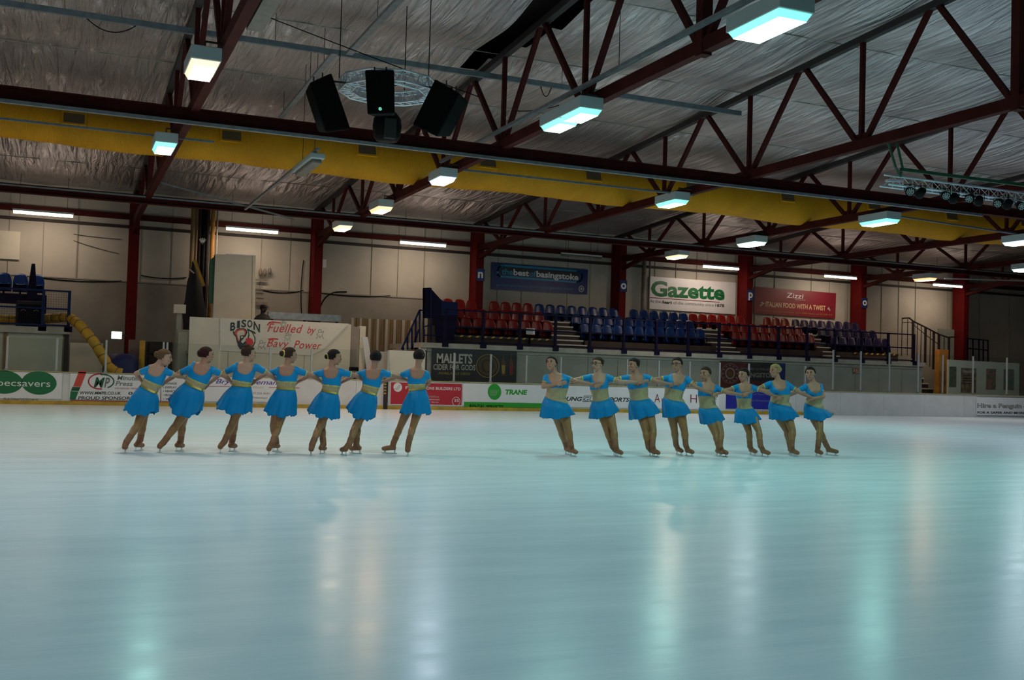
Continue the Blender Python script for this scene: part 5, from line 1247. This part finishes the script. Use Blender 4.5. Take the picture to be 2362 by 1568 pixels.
    for k in (-1, 1): mb.ell(H-u*0.008+e*k*0.072-f*0.010, e*0.010, f*0.018, u*0.030, 10, 8)
    segs += [('neck', N, H-u*0.06, 0.045), ('head', H-u*0.03, H+u*0.03, 0.08)]
    # legs
    for k in (0, 1):
        G_ = feet[k]; dF = (G_-EYE).dot(FWD)
        hp = put('h%d' % k); hp = P.lerp(hp, 0.85); pk = q(spec['k%d' % k]); kn = atD(pk[0], pk[1], (D+dF)/2+(0.05 if spec['back'] else -0.05)); pa = q(spec['a%d' % k])
        if spectator: kn = hp.lerp(G_, .5); an = V((G_.x, G_.y, G_.z+0.09))
        else: an = atD(pa[0], pa[1], dF)
        lw = w/0.15*0.5+0.5
        mb.path([hp+(hp-kn).normalized()*0.05, hp, hp.lerp(kn, .35), hp.lerp(kn, .75), kn], [0.07*lw, 0.094*lw, 0.088*lw, 0.068*lw, 0.058*lw], 14)
        mb.ell(kn, (0.058*lw, 0, 0), (0, 0.058*lw, 0), (0, 0, 0.058*lw), 12, 8)
        mb.path([kn, kn.lerp(an, .28), kn.lerp(an, .6), an], [0.055*lw, 0.062*lw, 0.050*lw, 0.042], 14)
        fd = V(spec['fd'][k]); fdir = (R0*fd.x+F0*fd.y).normalized(); sole = V((G_.x, G_.y, G_.z+(0.055 if not spectator else 0.0)))
        heel = sole-fdir*0.085+V((0, 0, 0.035)); toe = sole+fdir*0.125+V((0, 0, 0.028))
        mb.path([an, heel.lerp(toe, .25)+V((0, 0, .03))], [0.042, 0.038], 10); mb.path([heel, heel.lerp(toe, .5)+V((0, 0, .012)), toe], [0.028, 0.034, 0.022], 10)
        segs += [('leg', hp, kn, 0.085), ('leg', kn, an, 0.055), ('foot', heel, toe, 0.035), ('foot', an, heel, 0.04)]
        # boot and blade
        bt = MB(); up_ = (kn-an).normalized(); top = an+up_*(0.10 if not spectator else 0.02)
        bt.path([top, an+up_*0.03, an-up_*0.02, heel.lerp(toe, .2)+V((0, 0, .02))], [0.056, 0.053, 0.054, 0.046], 14)
        bt.path([heel-fdir*0.015+V((0, 0, .012)), heel+V((0, 0, .012)), heel.lerp(toe, .35)+V((0, 0, .016)), heel.lerp(toe, .75)+V((0, 0, .006)), toe, toe+fdir*0.02], [0.030, 0.040, 0.045, 0.042, 0.034, 0.018], 14)
        m2 = remeshed(bt, 0.009, 3); m2.materials.clear(); m2.materials.append(MT['boot'] if not spectator else MT['black']); m2.transform(Matrix.Translation(-V(org))); m2.polygons.foreach_set('use_smooth', [True]*len(m2.polygons))
        bo = bpy.data.objects.new('skate_boot' if not spectator else 'shoe', m2); C.objects.link(bo); bo.parent = root; ORG[bo.name] = tuple(org)
        if not spectator:
            g0 = V((G_.x, G_.y, 0.0)); bl = MB(); bl.bar(g0-fdir*0.125+V((0, 0, .011)), g0+fdir*0.14+V((0, 0, .011)), 0.006, 0.018)
            bl.bar(g0-fdir*0.08+V((0, 0, .01)), heel-V((0, 0, .02)), 0.010, 0.022, fdir); bl.bar(g0+fdir*0.08+V((0, 0, .01)), toe-fdir*0.03-V((0, 0, .015)), 0.010, 0.030, fdir)
            bl.obj('blade', MT['blade'], bo)
    bm = remeshed(mb, 0.0085, 4); data = mesh_np(bm); co, nr, ls, lt_, li = data
    cen = np.add.reduceat(co[li], ls, axis=0)/lt_[:, None]
    best = np.full(len(cen), 1e9); lab = np.zeros(len(cen), int); tt = np.zeros(len(cen)); names_ = []
    for i, (nm, p0, p1, r) in enumerate(segs):
        d_, t_ = segdist(cen, p0, p1); sc2 = d_/r if nm in ('torso',) else d_/r
        m_ = sc2 < best; best[m_] = sc2[m_]; lab[m_] = i; tt[m_] = t_[m_]; names_.append(nm)
    L = np.array([n for n in names_])[lab]
    uu = (cen-np.array(N))@np.array(sd); vv = (cen-np.array(N))@np.array(upt); hb = (cen-np.array(B))@np.array(upw.lerp(upt, .5).normalized()); hw_ = (cen-np.array(W))@np.array(upw)
    ff = (cen-np.array(N))@np.array(fr)
    tors = (L == 'torso') | (L == 'shoulder'); sv = 0.18
    dip = np.where(ff > 0, 0.02*np.cos(np.clip(np.abs(uu)/0.05, 0, 3.1)), 0)
    scoop = ((np.abs(uu)/0.125)**2.8 + (np.clip(-vv-0.0, 0, 9)/(sv+dip))**2.8 < 1)
    arm = np.isin(L, ['ua0', 'ua1'])
    bot = 0.0
    if spectator:
        top = tors & (hw_ > -0.1) | arm | ((L == 'fa') & (best < 9)) & (tt < 0.99)
        submesh('jacket', data, top, 0.014, MT['black_cloth'], root, org); submesh('trousers', data, (L == 'leg') | tors & (hw_ <= -0.08), 0.008, MT['ink'], root, org)
    else:
        top = (tors & (hb > bot) & ~scoop & (vv < 0.03)) | (arm & (tt < 0.52) & ~scoop) | ((L == 'shoulder') & ~scoop & (hb > bot))
        submesh('crop_top', data, top, 0.006, MT['dress'], root, org)
        submesh('sleeve_trim', data, arm & (tt >= 0.50) & (tt < 0.58), 0.008, MT['gold_elastic'], root, org)
        submesh('midriff_mesh', data, tors & (hb <= bot) & (hw_ > -0.05), 0.003, MT['mesh_gold'], root, org)
        if spec['back']: submesh('top_trim', data, tors & (hb <= bot+0.003) & (hb > bot-0.020), 0.006, MT['gold_elastic'], root, org)
        if spec['back']: submesh('waist_trim', data, tors & (hw_ > 0.004) & (hw_ < 0.035), 0.007, MT['gold'], root, org)
        submesh('tights', data, (L == 'leg') | (tors & (hw_ < -0.04)), 0.003, MT['tights'], root, org)
    bm.transform(Matrix.Translation(-V(org))); bm.materials.clear(); bm.materials.append(MT[spec.get('skin', 'skin')]); bm.polygons.foreach_set('use_smooth', [True]*len(bm.polygons))
    bo = bpy.data.objects.new('body', bm); C.objects.link(bo); bo.parent = root
    # face
    def onface(eo, uo, r=0.06): return H+e*eo+u*uo+f*r
    for k in (-1, 1):
        MB().ell(onface(k*0.030, 0.018, 0.080), e*0.015, f*0.006, u*0.007, 10, 6).obj('eye', MT['eye'], root, True)
        MB().path([onface(k*0.014, 0.038, 0.086), onface(k*0.030, 0.043, 0.084), onface(k*0.048, 0.036, 0.070)], 0.0035, 6).obj('eyebrow', MT['brow'], root)
    MB().ell(onface(0, -0.055, 0.090), e*0.022, f*0.005, u*0.006, 10, 6).obj('lips', MT['lips'], root, True)
    if spec.get('glasses'):
        g = MB()
        for k in (-1, 1):
            c = onface(k*0.033, 0.016, 0.098); g.path([c+e*0.024*math.cos(t)+u*0.017*math.sin(t) for t in [2*PI*i/14 for i in range(15)]], 0.0035, 5)
            g.path([onface(k*0.056, 0.020, 0.094), onface(k*0.078, 0.012, 0.0)], 0.003, 5)
        g.path([onface(-0.010, 0.020, 0.100), onface(0.010, 0.020, 0.100)], 0.003, 5); g.obj('glasses', MT['eye'], root)
    # hair
    hm = MT['hair_'+spec['hair']]; hb_ = MB(); c = H+u*0.026-f*0.014
    full = MB().ell(c, e*0.086, f*0.102, u*0.094, 40, 28)
    keep = []
    for fc in full.f:
        p = sum((V(full.v[i]) for i in fc), V())/len(fc)-c; df = p.dot(f)/0.099; du = p.dot(u)/0.094; de = abs(p.dot(e))/0.081
        if (df < 0.16 and du > -0.86) or du > 0.34+0.36*df: keep.append(fc)
    hb_.add(full.v, keep); ho = hb_.obj('hair', hm, root, True)
    so = ho.modifiers.new('solid', 'SOLIDIFY'); so.thickness = 0.012; so.offset = -1
    if spec.get('bun'):
        bd, bu, br, be = spec['bun']; bc = c-f*bd+u*bu+e*be
        ax = (bc-c).normalized(); a1 = ax.cross(u0).normalized() if abs(ax.dot(u0)) < .95 else ax.cross(e0).normalized(); a2 = ax.cross(a1)
        mbn = MB(); mbn.ell(bc, a1*br, a2*br, ax*br*0.8, 18, 12); mbn.obj('hair_bun', hm, root, True)
        if spec.get('band', True):
            g = MB(); cc = bc-ax*br*0.55; g.path([cc+(a1*math.cos(t)+a2*math.sin(t))*(br*0.98+0.004*math.sin(9*t)) for t in [2*PI*i/24 for i in range(25)]], 0.011, 8); g.obj('hair_band', MT['gold_elastic'], root, True)
    if spec.get('cap'):
        cp = MB(); cp.ell(c+u*0.02, e*0.088, f*0.106, u*0.088, 24, 16); cp.ell(c+u*0.03+f*0.10, e*0.06, f*0.06, u*0.012, 14, 8); cp.obj('cap', MT['hair_dark'], root, True)
    # skirt
    if not spectator:
        Lh, Rh_, Mh = put('s0'), put('s1'), put('sm', -0.05)
        hc = (Lh+Rh_)/2; hv = (Rh_-Lh)/2; sag = Mh-hc; sag = V((0, 0, sag.z))
        rnd = random.Random(spec['seed']); ph = rnd.random()*6; ph2 = rnd.random()*6
        sdw = (side-upw*side.dot(upw)).normalized(); frw = upw.cross(sdw); frw = frw if frw.dot(front) > 0 else -frw
        rs = []; K = 14; n = 72
        for k in range(K+1):
            t = k/K; cc = W.lerp(hc, t); ax = (sdw*w*(1.02+0.22*min(1, t*2.6)))*(1-t)+hv*t; bx = frw*(w*(0.82+0.50*min(1, t*2.2)**0.8)*(1-t)+max(0.17, hv.length*0.80)*t); row = []
            for i in range(n):
                an_ = 2*PI*i/n; rip = 1+0.06*t*math.sin(5*an_+ph)+0.06*t*math.sin(9*an_+ph2+0.6*t)+0.03*t*math.sin(17*an_+ph)
                pt = cc+(ax*math.cos(an_)+bx*math.sin(an_))*rip + sag*(t**1.3)*(math.sin(an_)**2)*0.9
                if not spec['back']: pt += V((0, 0, -0.035))*max(0, math.sin(an_))*(1-t)
                pt += V((0, 0, (0.018 if spec['back'] else 0.008)*t*math.sin(7*an_+ph2)+(0.010 if spec['back'] else 0.004)*t*math.sin(19*an_+ph))); row.append(pt)
            rs.append(row)
        so_ = MB().rings(rs, False).obj('skirt', MT['skirt'], root, True); md = so_.modifiers.new('solid', 'SOLIDIFY'); md.thickness = 0.004
    return root

cA = (260, 780, 5.4075); cB = (600, 780, 5.407); cC = (1220, 800, 5.808); cD = (1580, 800, 5.808)
DL = lambda px: 16.45+(px-300)/640*1.12
DR = lambda px: 18.45+(px-1300)/600*1.85
def mk(crop, back, label, H, N, sh0, sh1, B, W, w, P, el0, wr0, el1, wr1, h0, k0, a0, f0, h1, k1, a1, f1, s0, s1, sm, hd, hair, seed, fd=None, **kw):
    D = (DL if back else DR)(crop[0]+P[0]/crop[2]); df = (DL if back else DR)
    o = 0.17 if back else -0.17
    wD = [df(crop[0]+wr0[0]/crop[2])+o, df(crop[0]+wr1[0]/crop[2])+o]
    d = dict(crop=crop, back=back, label=label, H=H, N=N, sh0=sh0, sh1=sh1, B=B, W=W, w=w, P=P, el0=el0, wr0=wr0, el1=el1, wr1=wr1, h0=h0, k0=k0, a0=a0, f0=f0, h1=h1, k1=k1, a1=a1, f1=f1,
             s0=s0, s1=s1, sm=sm, hd=hd, hair=hair, seed=seed, D=D, wD=wD, edd=[o*0.55, o*0.55], fd=fd or (((-.25, .97), (.2, .97)) if back else ((.3, -.95), (.42, -.9))),
             group='synchronised skaters in blue costumes')
    d.update(kw); return dress_person(d)
BK = 'skater seen from behind, '; FT = 'skater facing the camera, '
mk(cA, True, BK+'leftmost, fair hair in a bun with gold band', (648, 232), (570, 335), (425, 365), (700, 400), (505, 540), (450, 640), 115, (430, 720), (290, 440), (370, 540), (790, 465), (890, 490),
   (440, 760), (310, 1085), (185, 1275), (150, 1435), (400, 760), (375, 1080), (345, 1255), (322, 1405), (150, 870), (552, 915), (420, 965), -100, 'fair', 1, bun=(0.10, -0.005, 0.052, 0), skin='skin_pale')
mk(cA, True, BK+'second from left, dark reddish rolled hair', (1170, 200), (1140, 320), (955, 350), (1290, 390), (1055, 520), (1015, 605), 128, (985, 690), (770, 465), (650, 550), (1400, 470), (1480, 545),
   (1010, 760), (800, 1075), (640, 1290), (585, 1425), (930, 760), (865, 1080), (848, 1275), (828, 1408), (700, 785), (1095, 905), (930, 985), -125, 'red', 2, bun=(0.075, -0.01, 0.062, 0), band=False)
mk(cA, True, BK+'third from left, brown hair pinned up, before the team banner', (1700, 185), (1675, 310), (1510, 340), (1835, 350), (1610, 530), (1605, 600), 118, (1600, 690), (1330, 455), (1195, 570), (1960, 455), (2050, 530),
   (1640, 760), (1490, 1070), (1400, 1275), (1340, 1430), (1540, 760), (1520, 1060), (1495, 1255), (1490, 1412), (1297, 835), (1728, 920), (1580, 940), -120, 'brown', 3, bun=(0.03, 0.075, 0.055, 0), band=False, skin='skin_pale')
mk(cB, True, BK+'fourth from left, low dark bun with gold band', (375, 205), (340, 335), (190, 390), (490, 385), (330, 535), (322, 640), 118, (315, 720), (40, 455), (-48, 520), (650, 465), (770, 545),
   (330, 760), (225, 1105), (160, 1290), (108, 1455), (240, 760), (165, 1090), (200, 1290), (190, 1412), (52, 895), (432, 960), (220, 975), -125, 'brown', 4, bun=(0.115, -0.01, 0.048, 0))
mk(cB, True, BK+'fifth from left, dark hair with pale gold flower bun', (930, 230), (890, 365), (745, 410), (1050, 405), (890, 580), (868, 678), 108, (860, 760), (600, 465), (465, 545), (1200, 465), (1290, 525),
   (880, 800), (735, 1120), (655, 1310), (635, 1465), (800, 800), (770, 1120), (788, 1310), (775, 1442), (602, 915), (995, 1000), (790, 985), -108, 'dark', 5, bun=(0.105, -0.03, 0.040, 0))
mk(cB, True, BK+'sixth from left, big dark bun ringed in gold', (1442, 240), (1420, 380), (1275, 410), (1570, 415), (1385, 590), (1355, 685), 106, (1345, 765), (1160, 465), (1015, 550), (1680, 470), (1830, 520),
   (1370, 800), (1185, 1110), (1115, 1310), (1045, 1462), (1290, 800), (1215, 1110), (1200, 1310), (1195, 1442), (1087, 885), (1430, 990), (1290, 1010), 178, 'dark', 6, fd=((-.5, .85), (-.8, .5)), bun=(0.09, 0.02, 0.062, 0))
mk(cB, True, BK+'last of the left line, beside the black cider banner', (1985, 225), (1970, 370), (1820, 415), (2085, 425), (1950, 570), (1960, 648), 104, (1955, 725), (1700, 480), (1525, 545), (2115, 540), (2060, 600),
   (1880, 780), (1745, 1110), (1670, 1290), (1618, 1440), (2020, 780), (1905, 1110), (1858, 1280), (1840, 1468), (1742, 925), (2112, 945), (1920, 940), -172, 'dark', 7, fd=((-1, .1), (0, 1)), bun=(0.085, 0.02, 0.055, 0.03))
mk(cC, False, FT+'leftmost of the right line, chin raised', (300, 215), (345, 360), (215, 390), (500, 390), (385, 545), (352, 690), 138, (375, 770), (190, 535), (400, 495), (640, 465), (830, 500),
   (350, 820), (430, 1110), (500, 1320), (515, 1445), (470, 810), (525, 1110), (560, 1300), (590, 1468), (147, 935), (600, 905), (330, 955), 22, 'dark', 8, bun=(0.10, 0.0, 0.04, 0), nod=0.22)
mk(cC, False, FT+'second in the right line, glasses and pinned fair-brown hair', (920, 222), (935, 355), (790, 385), (1070, 385), (940, 560), (965, 695), 114, (985, 780), (620, 440), (455, 485), (1230, 470), (1440, 472),
   (960, 820), (1050, 1130), (1115, 1320), (1165, 1462), (1070, 815), (1140, 1120), (1160, 1310), (1195, 1482), (815, 960), (1195, 865), (990, 935), 42, 'brown', 9, bun=(0.10, 0.02, 0.045, 0), glasses=True, skin='skin_pale')
mk(cC, False, FT+'third in the right line, dark hair with yellow bow', (1400, 238), (1430, 370), (1300, 392), (1590, 385), (1460, 548), (1475, 685), 124, (1495, 775), (1130, 440), (950, 508), (1710, 462), (1870, 495),
   (1490, 820), (1565, 1130), (1600, 1330), (1648, 1468), (1610, 815), (1665, 1110), (1655, 1310), (1690, 1482), (1360, 975), (1752, 880), (1520, 935), 52, 'dark', 10, bun=(0.09, 0.03, 0.045, 0))
mk(cC, False, FT+'fourth in the right line, black glasses, arm across chest', (1985, 228), (2010, 365), (1870, 395), (2130, 405), (1950, 560), (1930, 690), 126, (1940, 775), (1700, 432), (1545, 462), (2240, 540), (2440, 620),
   (1890, 815), (1950, 1120), (1970, 1300), (2010, 1448), (2020, 815), (2085, 1130), (2100, 1300), (2145, 1465), (1802, 945), (2165, 885), (2000, 925), 35, 'dark', 11, bun=(0.06, 0.06, 0.045, 0), glasses=True)
mk(cD, False, FT+'fifth in the right line, shorter, hair smoothed back', (275, 352), (315, 470), (215, 492), (440, 530), (290, 655), (303, 795), 112, (325, 860), (60, 490), (-80, 490), (570, 612), (750, 640),
   (300, 905), (415, 1180), (450, 1340), (455, 1470), (420, 905), (480, 1150), (470, 1320), (510, 1490), (215, 1030), (535, 968), (350, 1030), 48, 'brown', 12, bun=(0.10, 0.0, 0.04, 0))
mk(cD, False, FT+'sixth in the right line, before the deep blue advertisement', (785, 372), (800, 485), (695, 515), (905, 515), (790, 685), (795, 805), 98, (820, 870), (565, 580), (440, 625), (1060, 590), (1190, 655),
   (780, 905), (860, 1150), (870, 1320), (905, 1455), (900, 905), (990, 1130), (1010, 1310), (1070, 1482), (660, 1005), (1015, 965), (840, 1030), 50, 'dark', 13, bun=(0.10, -0.02, 0.04, 0))
mk(cD, False, FT+'seventh in the right line, blonde', (1205, 312), (1245, 445), (1120, 475), (1390, 485), (1280, 635), (1262, 745), 126, (1285, 825), (970, 560), (840, 620), (1540, 610), (1700, 680),
   (1220, 865), (1365, 1120), (1405, 1320), (1430, 1450), (1360, 865), (1440, 1120), (1430, 1310), (1458, 1472), (1130, 960), (1512, 928), (1320, 980), 62, 'blonde', 14, bun=(0.09, -0.01, 0.05, 0))
mk(cD, False, FT+'rightmost of the whole line, legs crossed', (1680, 350), (1715, 480), (1600, 515), (1815, 500), (1745, 665), (1715, 775), 108, (1735, 835), (1430, 632), (1290, 675), (1855, 665), (1720, 692),
   (1690, 880), (1815, 1140), (1885, 1300), (1960, 1455), (1790, 880), (1810, 1100), (1785, 1310), (1788, 1474), (1600, 950), (1968, 900), (1700, 980), 28, 'dark', 15, bun=(0.10, 0.0, 0.04, 0), fd=((.8, -.6), (.2, -.95)))
c6 = (400, 560, 5.227)
dress_person(dict(crop=c6, back=False, spectator=True, floor=1.92, cap=True, label='person in dark jacket and cap behind the white hoarding, looking right', H=(1085, 790), N=(1075, 860), sh0=(1010, 885), sh1=(1145, 885), B=(1075, 960), W=(1075, 1030), w=90, P=(1075, 1090),
    el0=(1000, 990), wr0=(1040, 1080), el1=(1155, 990), wr1=(1110, 1080), h0=(1050, 1100), k0=(1050, 1250), a0=(1050, 1380), f0=(1050, 1400), h1=(1100, 1100), k1=(1100, 1250), a1=(1100, 1380), f1=(1100, 1400),
    hd=-85, hair='dark', seed=30, D=38.9, wD=[38.7, 38.7], edd=[-.1, -.1], fd=((0, -1), (.2, -1))))
